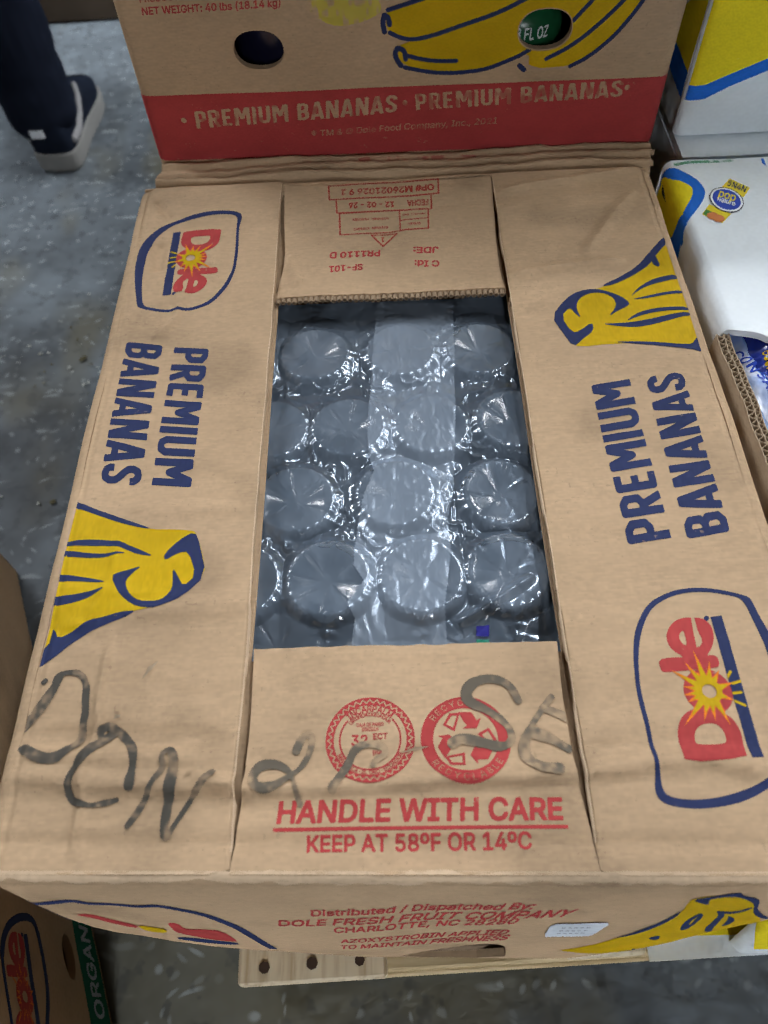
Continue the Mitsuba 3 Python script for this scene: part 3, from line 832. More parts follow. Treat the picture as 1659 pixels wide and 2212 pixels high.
# flaps: two long ones at the sides over two short ones at the ends, all folded over at the rim
ragged = lambda a, b, n, s: smooth_line(np.stack([np.linspace(a[0], b[0], n), np.linspace(a[1], b[1], n)], 1) + np.r_[[[0, 0]], rng.normal(0, s, (n - 2, 2)), [[0, 0]]], 2)
yf = lambda x: -.253 - .027 * x + FR - .002
FX = .0069
left_poly = clean(Polygon([*ragged((L + FX, BK - .006), (IL - .004, BK - .002), 6, .0005), *ragged((IL - .002, BK - .003), (IL, yf(IL) + .002), 26, .00035), (IL - .01, yf(IL - .01)), (L + FX, yf(L + FX))]))
right_poly = clean(Polygon([(R - FX, yf(R - FX)), (IR + .01, yf(IR + .01)), *ragged((IR, yf(IR) + .002), (IR + .0005, BK - .003), 26, .00035), (R - FX, BK - .004)]))
gapl = [(-.0868, BK - .006), (-.0864, .215), (-.0852, .19), (-.0832, .165), (-.0838, .150), (-.0862, .135), (-.0872, WB)]
gapr = [(.0722, WB), (.0700, .135), (.0702, .16), (.0718, .19), (.0730, .22), (.0733, BK - .006)]
back_poly = clean(Polygon([*smooth_line(gapl), *ragged((-.0872, WB), (.0722, WB + .0008), 40, .0003), *smooth_line(gapr)]))
front_poly = clean(Polygon([*ragged((-.0845, WF + .0008), (.0705, WF - .001), 30, .0003), *smooth_line([(.0705, WF), (.0690, -.165), (.0692, -.19), (.0700, -.21), (.0728, -.235), (.0735, yf(.0735))]),
                      *smooth_line([(-.0872, yf(-.0872)), (-.0862, -.235), (-.0842, -.21), (-.0832, -.185), (-.0838, -.16), (-.0845, WF)])]))
SL, SR, SB, SF = (panel(A + '__' + n, lid, p, 'cardboard', .0045) for n, p in (('side_flap', left_poly), ('side_flap', right_poly), ('end_flap', back_poly), ('end_flap', front_poly)))
labels[SL] = dict(label='left flap with marker scrawl and crumpled front corner')
labels[SB] = dict(label='far end flap stamped in red upside down')
labels[SF] = dict(label='near end flap with two round red seals')

for k_, g_, x_ in ((SL, left_poly, IL), (SR, right_poly, IR)):
    rimline = max(getattr(g_.difference(g_.buffer(-.0007)).intersection(sbox(x_ - .0025, -.238, x_ + .0025, .238)), 'geoms', [g_.difference(g_.buffer(-.0007)).intersection(sbox(x_ - .0025, -.238, x_ + .0025, .238))]), key=lambda q_: q_.area)
    decal(k_ + '__cut_edge', lid, rimline, 'worn_fold', .0002)

# the torn rim of the far flap shows its flutes
wave = []
for k in range(int((IR - IL) / .0039)):
    x = IL + .0008 + k * .0039
    m = trimesh.creation.annulus(.0012, .0016, .006, sections=10)
    m.apply_transform(trimesh.transformations.rotation_matrix(math.pi / 2, [1, 0, 0]))
    y = WB - .0008 + .0005 * math.sin(k * 1.7)
    z = float(lid_height(np.array([x]), np.array([WB + .001]))[0])
    m.apply_translation((x, y, z - .0022))
    wave.append(m)
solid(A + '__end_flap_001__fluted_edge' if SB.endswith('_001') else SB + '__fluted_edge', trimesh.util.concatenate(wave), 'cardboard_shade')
scene[SB + '__fluted_edge'] = scene.pop([k for k in scene if k.endswith('__fluted_edge')][0])

# the tray inside, seen in the gaps between the flaps
tray = Surface(lambda uv: np.stack([uv[:, 0], uv[:, 1], -.0095 + .0015 * np.sin(uv[:, 1] * 23)], 1), (0, 0, 1), .008)
panel(A + '__inner_tray', tray, sbox(L + .006, -.243, R - .006, BK - .006).difference(sbox(-.0868, WF - .004, .0735, WB + .004)), 'cardboard', .003)

# walls
hole = shape('f_hole', 1).buffer(.001)
FW = panel(A + '__front_wall', front, sbox(L - .004, -.239, R + .004, FR * (math.pi / 2 - 1)).difference(hole), 'cardboard', .005)
fx = np.linspace(L + .004, R - .004, 150)
fray = lambda k, a, b_: a + b_ * meshkit.fbm(np.stack([fx * 130, fx * 0, fx * 0], -1), 3, k)
decal(FW + '__worn_fold', front, Polygon([*zip(fx, fray(50, -.0042, .0050)), *zip(fx[::-1], (fx * 0 + FR * .5705)[::-1])]), 'worn_fold', .0002)
for k_ in (SF, SL, SR):
    g_ = dict([(SF, front_poly), (SL, left_poly), (SR, right_poly)])[k_]
    decal(k_ + '__worn_fold', lid, Polygon([*zip(fx, yf(fx) - .0004), *zip(fx[::-1], (yf(fx) + fray(52, -.0012, .0046))[::-1])]).intersection(g_), 'worn_fold', .0002)
labels[FW] = dict(label='front wall with red lettering, a banana print and a torn hand hole')


def side_at(edge, s):
    r = .0070

    def at(uv):
        y, v_ = uv[:, 0], uv[:, 1]
        a = np.clip((v_ + r) / r, 0, math.pi / 2)
        fold = v_ > -r
        z = np.where(fold, -r + r * np.sin(a), v_)
        x = edge - s * np.where(fold, r * (1 - np.cos(a)), 0)
        p = np.stack([y, v_, y * 0], -1)
        x = x + s * (.005 * np.sin(np.clip(-v_ / .24, 0, 1) * np.pi) + .0022 * (meshkit.fbm(p * [14, 8, 1], 3, 31) - .5))
        xx = edge - s * FX
        z = z + np.where(fold, np.sin(a) * lid_height(np.full_like(y, xx), y), 0)
        return np.stack([x, y, z], 1)
    return Surface(at, (s, 0, .3), .004)


wall_l, wall_r = side_at(L, -1), side_at(R, 1)
for w_, e in ((wall_l, L), (wall_r, R)):
    panel(A + '__side_wall', w_, sbox(-.244, -.239, BK - .008, .0070 * (math.pi / 2 - 1)), 'cardboard', .005)
backw = Surface(lambda uv: np.stack([uv[:, 0], BK + np.where(uv[:, 1] > -.006, -.006 * (1 - np.cos(np.clip((uv[:, 1] + .006) / .006, 0, 1.57))), 0) + .0015 * np.sin(uv[:, 0] * 31),
                                     np.where(uv[:, 1] > -.006, -.006 + .006 * np.sin(np.clip((uv[:, 1] + .006) / .006, 0, 1.57)), uv[:, 1]) + .0025 * (meshkit.noise(np.stack([uv[:, 0] * 18, uv[:, 0] * 0, uv[:, 0] * 0], -1), 6) - .5)], 1), (0, 1, .3), .004)
panel(A + '__back_wall', backw, sbox(L + .003, -.239, R - .003, .006 * .57), 'cardboard', .005)
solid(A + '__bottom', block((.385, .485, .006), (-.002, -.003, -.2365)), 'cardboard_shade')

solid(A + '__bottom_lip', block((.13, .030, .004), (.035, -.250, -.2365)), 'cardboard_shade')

# --- print on the flaps
for k, t in ((SL, 't_lp'), (SL, 't_lb'), (SR, 't_rp'), (SR, 't_rb')):
    decal(k + '__lettering', lid, sign_text('PREMIUM' if t[-1] == 'p' else 'BANANAS', t), 'ink_blue')
for k, s, n in ((SL, 'lb', 7), (SR, 'rb', 8)):
    g = left_poly if s == 'lb' else right_poly
    decal(k + '__banana_print', lid, shape(s + '_yellow', 1).intersection(g.buffer(-.0005)), 'ink_yellow')
    decal(k + '__banana_outline', lid, unary_union([shape(f'{s}_blue{i}', 1) for i in range(n)]).intersection(g.buffer(-.0003)), 'ink_blue', .0004)
print_mark(SL, lid, mark_parts(*pts('bar_left')))
m = mark_parts(*pts('bar_right'))
m['leaf'] = m['leaf'].intersection(right_poly.buffer(-.0005))
print_mark(SR, lid, m)

decal(SF + '__lettering', lid, text_at('HANDLE WITH CARE', 't_handle', fat=.018), 'ink_red')
decal(SF + '__lettering', lid, text_at('KEEP AT 58ºF OR 14ºC', 't_keep', fat=.012), 'ink_red')
decal(SF + '__rule', lid, Polygon(pts('underline')), 'ink_red')

RS = .0212
ca, cb = pts('seal_a')[0], pts('seal_b')[0]
zig = [(math.cos(a) * (RS * .91 + RS * .045 * (-1) ** k), math.sin(a) * (RS * .91 + RS * .045 * (-1) ** k)) for k, a in enumerate(np.linspace(0, 2 * math.pi, 73)[:-1])]
ring = Point(0, 0).buffer(RS, 32).difference(Point(0, 0).buffer(RS * .82, 32)).difference(LineString(zig + zig[:1]).buffer(RS * .016))
thin = Point(0, 0).buffer(RS * .70, 32).difference(Point(0, 0).buffer(RS * .665, 32)).difference(sbox(-RS * .5, RS * .4, RS * .5, RS))
seal = [ring, thin, ring_text('INCARPALM', RS * .735, RS * .15, 90, 88), ring_text('CERTIFICADO DE LA CAJA', RS * .60, RS * .085, 90, 100),
        ring_text('MACHALA · EL ORO · ECUADOR', RS * .755, RS * .10, 270, 130, True)]
for t, x, y, h, w in (('CAJA DE PARED', 0, .31, .085, .62), ('SENCILLA', 0, .20, .085, .38), ('32', -.24, -.14, .25, .36), ('ECT', .23, 0, .13, .32), ('lb', .18, -.17, .11, .12), ('pulg', .20, -.33, .10, .28)):
    g = text_shape(t)
    x0, _, x1, _ = g.bounds
    seal.append(aff.affine_transform(g, [w * RS / (x1 - x0), 0, 0, h * RS, (x - w / 2) * RS - x0 * w * RS / (x1 - x0), y * RS]))
decal(SF + '__seal', lid, aff.translate(unary_union(seal), *ca), 'ink_red')
ring = Point(0, 0).buffer(RS, 32).difference(Point(0, 0).buffer(RS * .725, 32)).difference(ring_text('RECYCLABLE', RS * .865, RS * .15, 90, 118, bold=False, squeeze=1.0)).difference(ring_text('RECYCLABLE', RS * .865, RS * .15, 270, 118, True, False, 1.0))
q = lambda *p: Polygon([((x - 1180) / 340 * RS, (445 - y) / 340 * RS) for x, y in p])
tail = q((1015, 330), (1072, 238), (1150, 238), (1100, 383)).difference(q((1040, 325), (1085, 258), (1128, 258), (1092, 352)))
arrow = unary_union([tail, q((1140, 232), (1240, 232), (1278, 300), (1312, 276), (1272, 362), (1165, 362), (1200, 338), (1172, 300))])
tri = unary_union([aff.rotate(arrow, -120 * k, origin=(0, 0)) for k in range(3)])
decal(SF + '__seal', lid, aff.translate(unary_union([ring, tri]), *cb), 'ink_red')

st = [Polygon(pts(f'stamp{i}')).exterior.buffer(.0006) for i in (0, 1, 2, 5)] + [LineString(pts(f'stamp{i}')).buffer(.0005) for i in (3, 4)]
decal(SB + '__stamp', lid, unary_union(st), 'ink_stamp')
small = rng.integers(0, 9, 40)
for t, k in (('OP# M26021026 9 1', 't_op'), ('FECHA', 't_fecha'), ('12 - 02 - 26', 't_date'), ('1', 't_one')):
    decal(SB + '__stamp_lettering', lid, text_at(t, k, fat=.03), 'ink_stamp')
for k, n in (('t_s1', 11), ('t_s2', 6), ('t_s3', 16), ('t_s4', 16)):   # too small to read in the photograph
    fr, dash = pts(k), []
    for c in range(n):
        if c % 8 == 7: continue
        dash += [sbox(c, 0, c + .22, 1), sbox(c + .5, 0, c + .72, 1), sbox(c, .4 * rng.random(), c + .7, .4 * rng.random() + .25)]
    decal(SB + '__stamp_lettering', lid, framed(unary_union(dash), fr), 'ink_stamp')
for t, k in (('JDE:', 't_jde'), ('PR1110 D', 't_pr'), ('C Id:', 't_cid'), ('SF-101', 't_sf')):
    decal(SB + '__lettering', lid, text_at(t, k, fat=.02), 'ink_red')

for letter in ((0, 1, 2, 3, 7), (4, 5), (6,)):
    decal(SL + '__marker_letter', lid, unary_union([brush(f'pen{i}', .0044 if i not in (2, 3, 7) else .0030, i * 3) for i in letter]).intersection(left_poly), 'marker_ink', .0006)
for letter in ((8,), (9,), (10,), (11, 12, 13)):
    s_ = unary_union([brush(f'pen{i}', .0036 if i < 10 else .0044, i * 3) for i in letter])
    decal(SF + '__marker_letter', lid, s_.intersection(front_poly), 'marker_faint', .0006)
    if letter[0] == 11:
        decal(SR + '__marker_letter', lid, s_.intersection(right_poly), 'marker_faint', .0006)
# a torn nick with its lifted paper, and a staple
for (x, y, a, ln) in ((-.135, -.152, .9, .012), (-.004, -.196, .15, .014), (-.148, -.176, .3, .004)):
    d = np.array([math.cos(a), math.sin(a)])
    n = np.array([-d[1], d[0]])
    c = np.array([x, y])
    p_ = [c - d * ln / 2, c + n * .0012, c + d * ln / 2 + n * .0006, c + d * .001 - n * .0002]
    z = [float(lid_height(np.array([q_[0]]), np.array([q_[1]]))[0]) + h_ for q_, h_ in zip(p_, (.0004, .0022, .0006, .0004))]
    m3_ = trimesh.Trimesh([[*q_, h_] for q_, h_ in zip(p_, z)], [[0, 3, 1], [3, 2, 1]], process=False)
    solid((SL if x < IL else SF) + '__torn_paper', m3_, 'cardboard_edge')

# --- print on the front wall
decal(FW + '__banana_print', front, shape('fb_yellow', 1).intersection(sbox(L, -.236, R + .002, 0)), 'ink_yellow')
fb = unary_union([shape(f'fb_blue{i}', 1) for i in range(8)]).difference(shape('fb_hole', 1))
decal(FW + '__banana_outline', front, fb.intersection(sbox(L, -.236, R + .003, 0)), 'ink_blue', .0004)
arc = pts('f_arc')
decal(FW + '__leaf_emblem', front, unary_union([LineString(smooth_line(arc, 2)).buffer(.0028), LineString([(-.2, -.05), (-.197, -.062), (-.196, -.10)]).buffer(.004)]), 'ink_blue')
decal(FW + '__emblem_letters', front, unary_union([shape('f_red0', 1), shape('f_red1', 1)]), 'ink_red')
decal(FW + '__emblem_sun', front, shape('f_yel', 1), 'ink_yellow', .0004)
decal(FW + '__emblem_bar', front, shape('f_bar', 1), 'ink_blue')
for t, k in (('Distributed / Dispatched By:', 't_f0'), ('DOLE FRESH FRUIT COMPANY', 't_f1'), ('CHARLOTTE, NC 28280', 't_f2'), ('AZOXYSTROBIN APPLIED', 't_f3'), ('TO MAINTAIN FRESHNESS', 't_f4')):
    fr_ = pts(k)
    fr_[1] = fr_[0] + (fr_[1] - fr_[0]) * .74
    decal(FW + '__lettering', front, framed(text_shape(t).buffer(.004), fr_), 'ink_red')
lab = pts('f_label')
lx0, lz0, lx1, lz1 = lab[:, 0].min(), lab[:, 1].min(), lab[:, 0].max(), lab[:, 1].max()
sc_ = [((lx0 + (lx1 - lx0) * t), lz1 + .0014 * (k % 2)) for k, t in enumerate(np.linspace(.06, .96, 27))] + [(lx1, lz1 - .006), (lx1 - .002, lz0 + .008)] + [((lx1 - (lx1 - lx0) * t), lz0 - .0014 * (k % 2)) for k, t in enumerate(np.linspace(.1, .95, 27))] + [(lx0, lz0 + .010), (lx0 - .0005, lz1 - .006)]
lk = decal(FW + '__paper_label', front, Polygon(sc_).buffer(0), 'label_paper', .0006)
for k_ in range(3):
    decal(FW + '__label_print', front, unary_union([sbox(lx0 + .006 + i * .0032, lz0 + .011 + k_ * .009, lx0 + .0080 + i * .0032, lz0 + .014 + k_ * .009) for i in range(5)]), 'label_grey', .0008)
labels[lk] = dict(label='small white paper label with scalloped edge')

# ------------------------------------------------------------------ bottles in the window
BT = -.0155
bottle_rows, bottle_place = [], []
for r_, (y0, xs, dz) in enumerate(((.122, (-.092, -.038, .014, .062), -.012), (.0785, (-.112, -.0625, -.0015, .0515, .101), 0), (.0125, (-.0875, -.0375, .0145, .0655), 0), (-.0405, (-.0705, -.0075, .0505, .0995), 0), (-.0945, (-.098, -.048, .0045, .0535, .103), 0), (-.1335, (-.076, -.024, .028, .078), -.012))):
    for c_, x in enumerate(xs):
        bottle_place.append((r_, c_))
        bottle_rows.append((x + rng.normal(0, .0012), y0 + rng.normal(0, .0012), BT + dz + rng.normal(0, .0008)))


def bottle_mesh(seed):
    """A small water bottle standing on its cap: the moulded foot, with its spokes and knurled rim, is up."""
    na = 168
    a = np.linspace(0, 2 * math.pi, na, endpoint=False)
    prof = [(0, -.0042), (.0012, -.0036), (.002, -.0044), (.005, -.0040), (.009, -.0031), (.013, -.0019), (.017, -.0008), (.0195, -.0001), (.0215, 0), (.0232, -.0007), (.0246, -.0024), (.0255, -.005), (.0259, -.009),
            (.0252, -.014), (.0258, -.018), (.0258, -.060), (.0245, -.075), (.012, -.098), (.011, -.122), (0, -.122)]
    ph = np.random.default_rng(seed).uniform(0, 6)
    V = []
    for r, z in prof:
        nsp = (7, 6, 8, 7)[seed]
        spoke = np.exp(-(np.abs(((a * nsp / (2 * math.pi) + ph) % 1) - .5) / (.07, .10, .08, .06)[seed]) ** 2)
        w = np.clip((r - .003) / .004, 0, 1) * np.clip((.0225 - r) / .003, 0, 1) * (z > -.006)
        knurl = np.clip(1 - abs(r - .0238) / .0022, 0, 1) * (z > -.006) * (.5 + .5 * np.cos(a * 26))
        zz = z - (.0010, .0007, .0009, .0012)[seed] * spoke * w + .0004 * knurl
        rr = r + .0003 * knurl
        V.append(np.stack([rr * np.cos(a), rr * np.sin(a), zz + 0 * a], 1))
    V = np.vstack(V)
    i, j = np.meshgrid(np.arange(len(prof) - 1), np.arange(na), indexing='ij')
    p0, p1 = (i * na + j).ravel(), (i * na + (j + 1) % na).ravel()
    F = np.vstack([np.stack([p0, p0 + na, p1], 1), np.stack([p1, p0 + na, p1 + na], 1)])
    return trimesh.Trimesh(V, F, process=False)


variants = [mikit.ply(bottle_mesh(k), 'water_bottle_plastic', smooth=True) for k in range(4)]
ROW, ORD = ('farthest row', 'second farthest row', 'third farthest row', 'third nearest row', 'second nearest row', 'nearest row'), ('first', 'second', 'third', 'fourth', 'fifth')
for n, (x, y, z) in enumerate(bottle_rows):
    key = 'water_bottle' + (f'_{n:03d}' if n else '')
    scene[key] = {**variants[n % 4], 'to_world': T().translate([x, y, z]).rotate([0, 0, 1], float(rng.uniform(0, 360))).rotate([1, 0, 0], float(rng.normal(0, 2))).rotate([0, 1, 0], float(rng.normal(0, 2)))}
    r_, c_ = bottle_place[n]
    labels[key] = dict(label=f'clear water bottle foot under the wrap, {ORD[c_]} from the left in the {ROW[r_]}', category='bottle', group='wrapped bottles in the box window')

# shrink wrap over the feet
tops = np.array(bottle_rows)


def wrap_height(x, y):
    h = np.full(x.shape, BT - .0075)
    near, ang = np.full(x.shape, 9.), np.zeros(x.shape)
    for n, (bx_, by_, bz_) in enumerate(tops):
        d = np.hypot(x - bx_, y - by_)
        t = np.clip((d - .0215) / .009, 0, 1)
        hb = bz_ + .0010 - .0046 * t * t * (3 - 2 * t) - .25 * np.clip(d - .0305, 0, 1)
        h = np.maximum(h, hb)
        m = d < near
        near = np.where(m, d, near); ang = np.where(m, np.arctan2(y - by_, x - bx_) + n, ang)
    p = np.stack([x, y, x * 0], -1)
    # pleats fan out from the rim of every foot, shallow dimples cross its face
    fan = np.sin(ang * 23 + 4 * meshkit.noise(p * 60, 40)) * np.exp(-((near - .0240) / .0034) ** 2)
    gap = np.clip((near - .0245) / .005, 0, 1)
    ridge = 1 - np.abs(2 * meshkit.fbm(p * [62, 48, 1], 3, 41) - 1)
    fine = 1 - np.abs(2 * meshkit.fbm(p * [170, 140, 1], 2, 47) - 1)
    rays = np.clip(np.cos(ang * 4 + 2.5 * meshkit.noise(p * 30, 44)), 0, 1) ** 8 * np.clip((near - .004) / .006, 0, 1) * np.clip((.022 - near) / .004, 0, 1)
    face = .00045 * (meshkit.fbm(p * [75, 75, 1], 2, 49) - .5)
    h = h + .00024 * fan - .00026 * rays + face + (.0002 + .0026 * gap) * (ridge ** 4 - .2) + .0005 * gap * (fine ** 2 - .3)
    # one long taut pleat at the near right
    sd, al = near_line(x, y, np.array([[.020, -.124], [.046, -.111], [.066, -.098]]))
    return h + .0035 * np.exp(-(sd / .0028) ** 2) * np.clip(np.minimum(al, 1 - al) / .2 + .1, 0, 1)


wrap = Surface(lambda uv: np.stack([uv[:, 0], uv[:, 1], wrap_height(uv[:, 0], uv[:, 1])], 1), (0, 0, 1), .0008)
uv, f = tessellate(sbox(-.116, -.152, .104, .134), wrap.cell)
put('plastic_wrap', wrap.at(uv), f, wrap.normal(uv)[0], 'clear_wrap')
labels['plastic_wrap'] = dict(label='clear crinkled shrink wrap stretched over the bottles in the box window', category='plastic wrap')
tp = Polygon(pts('tape'))
saw = [q_ for k, q_ in enumerate(np.array(LineString(tp.exterior.coords).segmentize(.0013).coords))]
cen = np.array(tp.centroid.coords[0])
saw = np.array(saw) + np.stack([.0004 * (-1.0) ** np.arange(len(saw)), np.zeros(len(saw))], 1)
tape_surf = Surface(lambda uv: np.stack([uv[:, 0], uv[:, 1], wrap_height(uv[:, 0], uv[:, 1]) + .0009 + .0016 * (meshkit.fbm(np.stack([uv[:, 0] * 120, uv[:, 1] * 60, uv[:, 0] * 0], -1), 3, 61) - .35)], 1), (0, 0, 1), .0008)
uv, f = tessellate(Polygon(saw).buffer(0).intersection(sbox(-.098, -.151, .084, .133)), tape_surf.cell)
put('tape_strip', tape_surf.at(uv), f, tape_surf.normal(uv)[0], 'hazy_tape')
labels['tape_strip'] = dict(label='wide strip of hazy film lying down the middle of the wrapped bottles', category='film strip')
mk = pts('marks')
for k, (a, b) in enumerate((('mark_blue', mk[:4]), ('mark_green', mk[4:]))):
    key = decal('plastic_wrap__print_mark', wrap, Polygon(b), a, .0012)
    labels[key] = dict(label=('dark blue', 'green')[k] + ' printed square on the wrap')


# ------------------------------------------------------------------ plain boxes round about
def frame(origin, turn=0.0):
    c, s = math.cos(turn), math.sin(turn)
    return lambda x, y, z: np.stack([origin[0] + c * x - s * y, origin[1] + s * x + c * y, origin[2] + z], 1), (c, s)


def carton(key, origin, turn, size, bsdf, inner='cardboard_inner', seed=0, holes=None, window=None, skip=(), thick=.006, cell=.006, bulge=.003, flare=0.0):
    """A carton about its bottom centre: returns the surfaces of its faces. Faces: front (-y), back, left, right, top."""
    w, d, h = size
    fr, (c, s) = frame(origin, turn)
    turned = lambda x, y: (c * x - s * y, s * x + c * y)
    S = {}
    r = .007

    def side(name, half, off, axis, sgn):
        def at(uv):
            u, z = uv[:, 0], uv[:, 1]
            p = np.stack([u, z, u * 0], -1)
            o = off + bulge * np.sin(np.clip(z / h, 0, 1) * np.pi) * np.cos(np.clip(u / half, -1, 1) * 1.5) + .0025 * (meshkit.fbm(p * [12, 12, 1], 3, seed + len(name)) - .5)
            if name == 'front':
                o = o + flare * np.clip((.12 - z) / .12, 0, 1)
            over = np.abs(u) - (half - r)
            a = np.clip(over / r, 0, math.pi / 2)
            uu = np.where(over > 0, np.sign(u) * (half - r + r * np.sin(a)), u)
            o = o - np.where(over > 0, r * (1 - np.cos(a)), 0)
            return fr(uu, sgn * o, z) if axis == 'y' else fr(sgn * o, uu, z)
        n = turned(0, sgn) if axis == 'y' else turned(sgn, 0)
        S[name] = Surface(at, (*n, 0), cell)
    side('front', w / 2, d / 2, 'y', -1); side('back', w / 2, d / 2, 'y', 1); side('left', d / 2, w / 2, 'x', -1); side('right', d / 2, w / 2, 'x', 1)
    S['top'] = Surface(lambda uv: fr(uv[:, 0], uv[:, 1], h + .003 * (meshkit.fbm(np.stack([uv[:, 0] * 12, uv[:, 1] * 12, uv[:, 0] * 0], -1), 3, seed + 9) - .5)), (0, 0, 1), cell)
    keys = {}
    for n in ('front', 'back', 'left', 'right'):
        if n in skip: continue
        half = (w if n in ('front', 'back') else d) / 2
        ext = half - r + r * math.pi / 2 if n in ('front', 'back') else half - r - .001
        g = sbox(-ext, .001, ext, h - .0065)
        if holes and n in holes: g = g.difference(holes[n])
        keys[n] = panel(key + '__' + ('front_wall' if n == 'front' else 'back_wall' if n == 'back' else 'side_wall'), S[n], g, bsdf, thick)
    if 'top' not in skip:
        g = sbox(-w / 2 + .001, -d / 2 + .001, w / 2 - .001, d / 2 - .001)
        if window: g = g.difference(window)
        keys['top'] = panel(key + '__top', S['top'], g, bsdf, .006)
    keys['bottom'] = solid(key + '__bottom', block((w - .016, d - .016, .006), (origin[0], origin[1], origin[2] + .006), turn), inner)
    return S, keys


# the box behind, under the upright printed face
C = 'banana_box_001'
carton(C, (.005, .262 + .25, -.2405), -.0109, (.40, .50, .2225), 'cardboard', seed=3)
labels[C] = dict(label='brown box under the red banded box, mostly hidden behind the foreground box', category='box')

def rim_at(uv):
    x, y = uv[:, 0], uv[:, 1]
    n1 = lambda f, s, k: meshkit.noise(np.stack([x * f, y * s, x * 0], -1), k) - .5
    yy = y + .004 * n1(14, 1, 70) + .0012 * n1(60, 1, 71)
    roll = .0075 * np.exp(-((yy - .2615) / .0042) ** 2) + .0060 * np.exp(-((yy - .2755) / .0045) ** 2) * (.6 + .8 * n1(9, 1, 72)) + .0045 * np.exp(-((yy - .2865) / .003) ** 2)
    return np.stack([x, y, -.0085 + roll + .0016 * n1(110, 160, 73) + .0035 * n1(22, 40, 74)], 1)


rim = Surface(rim_at, (0, 0, 1), .002)
rk = panel(C + '__crushed_rim', rim, Polygon([*ragged((-.192, .2535), (.200, .2515), 24, .0008), (.2015, .262), (.2045, .2640), (.2035, .272), (.2075, .2745), (.205, .291), *ragged((.205, .296), (-.190, .296), 10, .0003), (-.1905, .28), (-.1935, .272), (-.1905, .264)]), 'cardboard', .004)
labels[rk] = dict(label='crumpled rolled rim of the box behind')
for g_ in (sbox(-.03, .279, .075, .284), sbox(-.055, .281, -.052, .288)):
    decal(rk + '__faded_print', rim, g_, 'ink_bald')

B = 'banana_box_002'
BO = (.0099, .293 + .25, -.018)
off = np.array([0, .018])
stad = lambda k: aff.translate(Polygon(rounded(np.array([(p0, p1) for p0, p1 in (lambda a, b, c_, d_: [(a, c_ + (d_ - c_) * .28), (a, c_ + (d_ - c_) * .72), (a + (b - a) * .25, d_), (a + (b - a) * .75, d_), (b, c_ + (d_ - c_) * .72), (b, c_ + (d_ - c_) * .28), (a + (b - a) * .75, c_), (a + (b - a) * .25, c_)])(k[0][0], k[1][0], k[3][1], k[2][1])]), n=2)), 0, .018)
h1, h2 = stad(pts('b_hole1')), stad(pts('b_hole2'))
SB_, KB = carton(B, BO, -.0109, (.404, .50, .24), 'cardboard', seed=5, holes={'front': unary_union([h1, h2])}, bulge=.001, cell=.004)
labels[B] = dict(label='brown box at the back with red lettered band and two hand holes', category='box')
FB, fbs = KB['front'], SB_['front']
up = lambda g: aff.translate(g, 0, .018)
band = up(Polygon([(-.206, .0465), (.205, .0462), (.205, -.0072), (-.206, -.0070)]))
tx = [up(sign_text('PREMIUM BANANAS', k, .075)) for k in ('t_b1', 't_b2')] + [up(Point(*p_).buffer(.0021)) for p_ in (*pts('b_dots'), *pts('b_dots2'))]
tx.append(up(text_at('® TM & © Dole Food Company, Inc., 2021', 't_b3', False)))
tx = unary_union(tx)
decal(FB + '__red_band', fbs, band.difference(tx), 'ink_red')
decal(FB + '__worn_lettering', fbs, tx.intersection(band), 'ink_bald', .0002)
for t, k in (('NET WEIGHT: 40 lbs (18.14 kg)', 't_b4'), ('PRODUCT OF ECUADOR', 't_b5')):
    decal(FB + '__lettering', fbs, up(text_at(t, k, fat=.01)), 'ink_red')
holes_ = unary_union([h1, h2]).buffer(.0008)
ban = up(shape('bb_yellow', 1)).union(sbox(.04, .12, .15, .19)).difference(holes_)
decal(FB + '__banana_print', fbs, ban.difference(band), 'ink_yellow')
lines = unary_union([pen(f'bb_line{i}', .0030 if i not in (1, 2, 4, 5, 10) else .0036) for i in range(12)])
decal(FB + '__banana_outline', fbs, up(lines).difference(holes_).difference(band), 'ink_blue', .0004)
decal(FB + '__faded_print', fbs, up(shape('b_faded')).difference(ban).difference(holes_), 'ink_faded')
# what shows in its hand holes
bt = trimesh.creation.revolve(np.array([[0, 0], [.030, 0], [.033, .004], [.033, .10], [.030, .125], [.018, .145], [0, .146]]), sections=40)
for key, (x, y, z), m_, lab_ in (('jar', (-.088, .346, -.012), 'plastic_navy', 'dark glossy navy jar behind the left hand hole of the red banded box'),):
    j = bt.copy(); j.apply_translation((x, y, z))
    scene[key] = mikit.ply(j, m_, smooth=35)
    labels[key] = dict(label=lab_, category='jar')
gb = trimesh.creation.revolve(np.array([[0, 0], [.028, 0], [.031, .004], [.031, .062], [.027, .072], [.012, .082], [.012, .09], [0, .09]]), sections=40)
gx_, gy_, gz_ = .101, .340, .010
gb.apply_translation((gx_, gy_, gz_))
scene['green_bottle__body'] = mikit.ply(gb, 'plastic_green', smooth=35)
labels['green_bottle'] = dict(label='green bottle with white lettering behind the right hand hole of the red banded box', category='bottle')
tsurf = Surface(lambda uv: np.stack([gx_ + .031 * np.sin(uv[:, 0] / .031), gy_ - .031 * np.cos(uv[:, 0] / .031), gz_ + uv[:, 1]], 1), (0, -1, 0), .002)
decal('green_bottle__lettering', tsurf, framed(text_shape('8 FL OZ'), [(-.0085, .058), (-.0085, .066), (.0165, .058)]), 'print_white', .0003)

# --- white boxes on the right
E_ = 'white_fruit_box'
EO = (.4065, .0, -.2405)
tornx = rounded(pts('e_edge'), False, 2)
torn = [(a - EO[0], b) for a, b in tornx]
top_e = Polygon([(-.2, .248), *torn, (torn[-1][0] + .05, .052), (.2, .05), (.2, .248)])
SE, KE = carton(E_, EO, 0, (.402, .50, .2435), 'white_board', seed=11, skip=('top', 'left'), bulge=.002, cell=.004, flare=.0215)
labels[E_] = dict(label='white fruit box beside the foreground box, its lid torn open over blue bags', category='box')


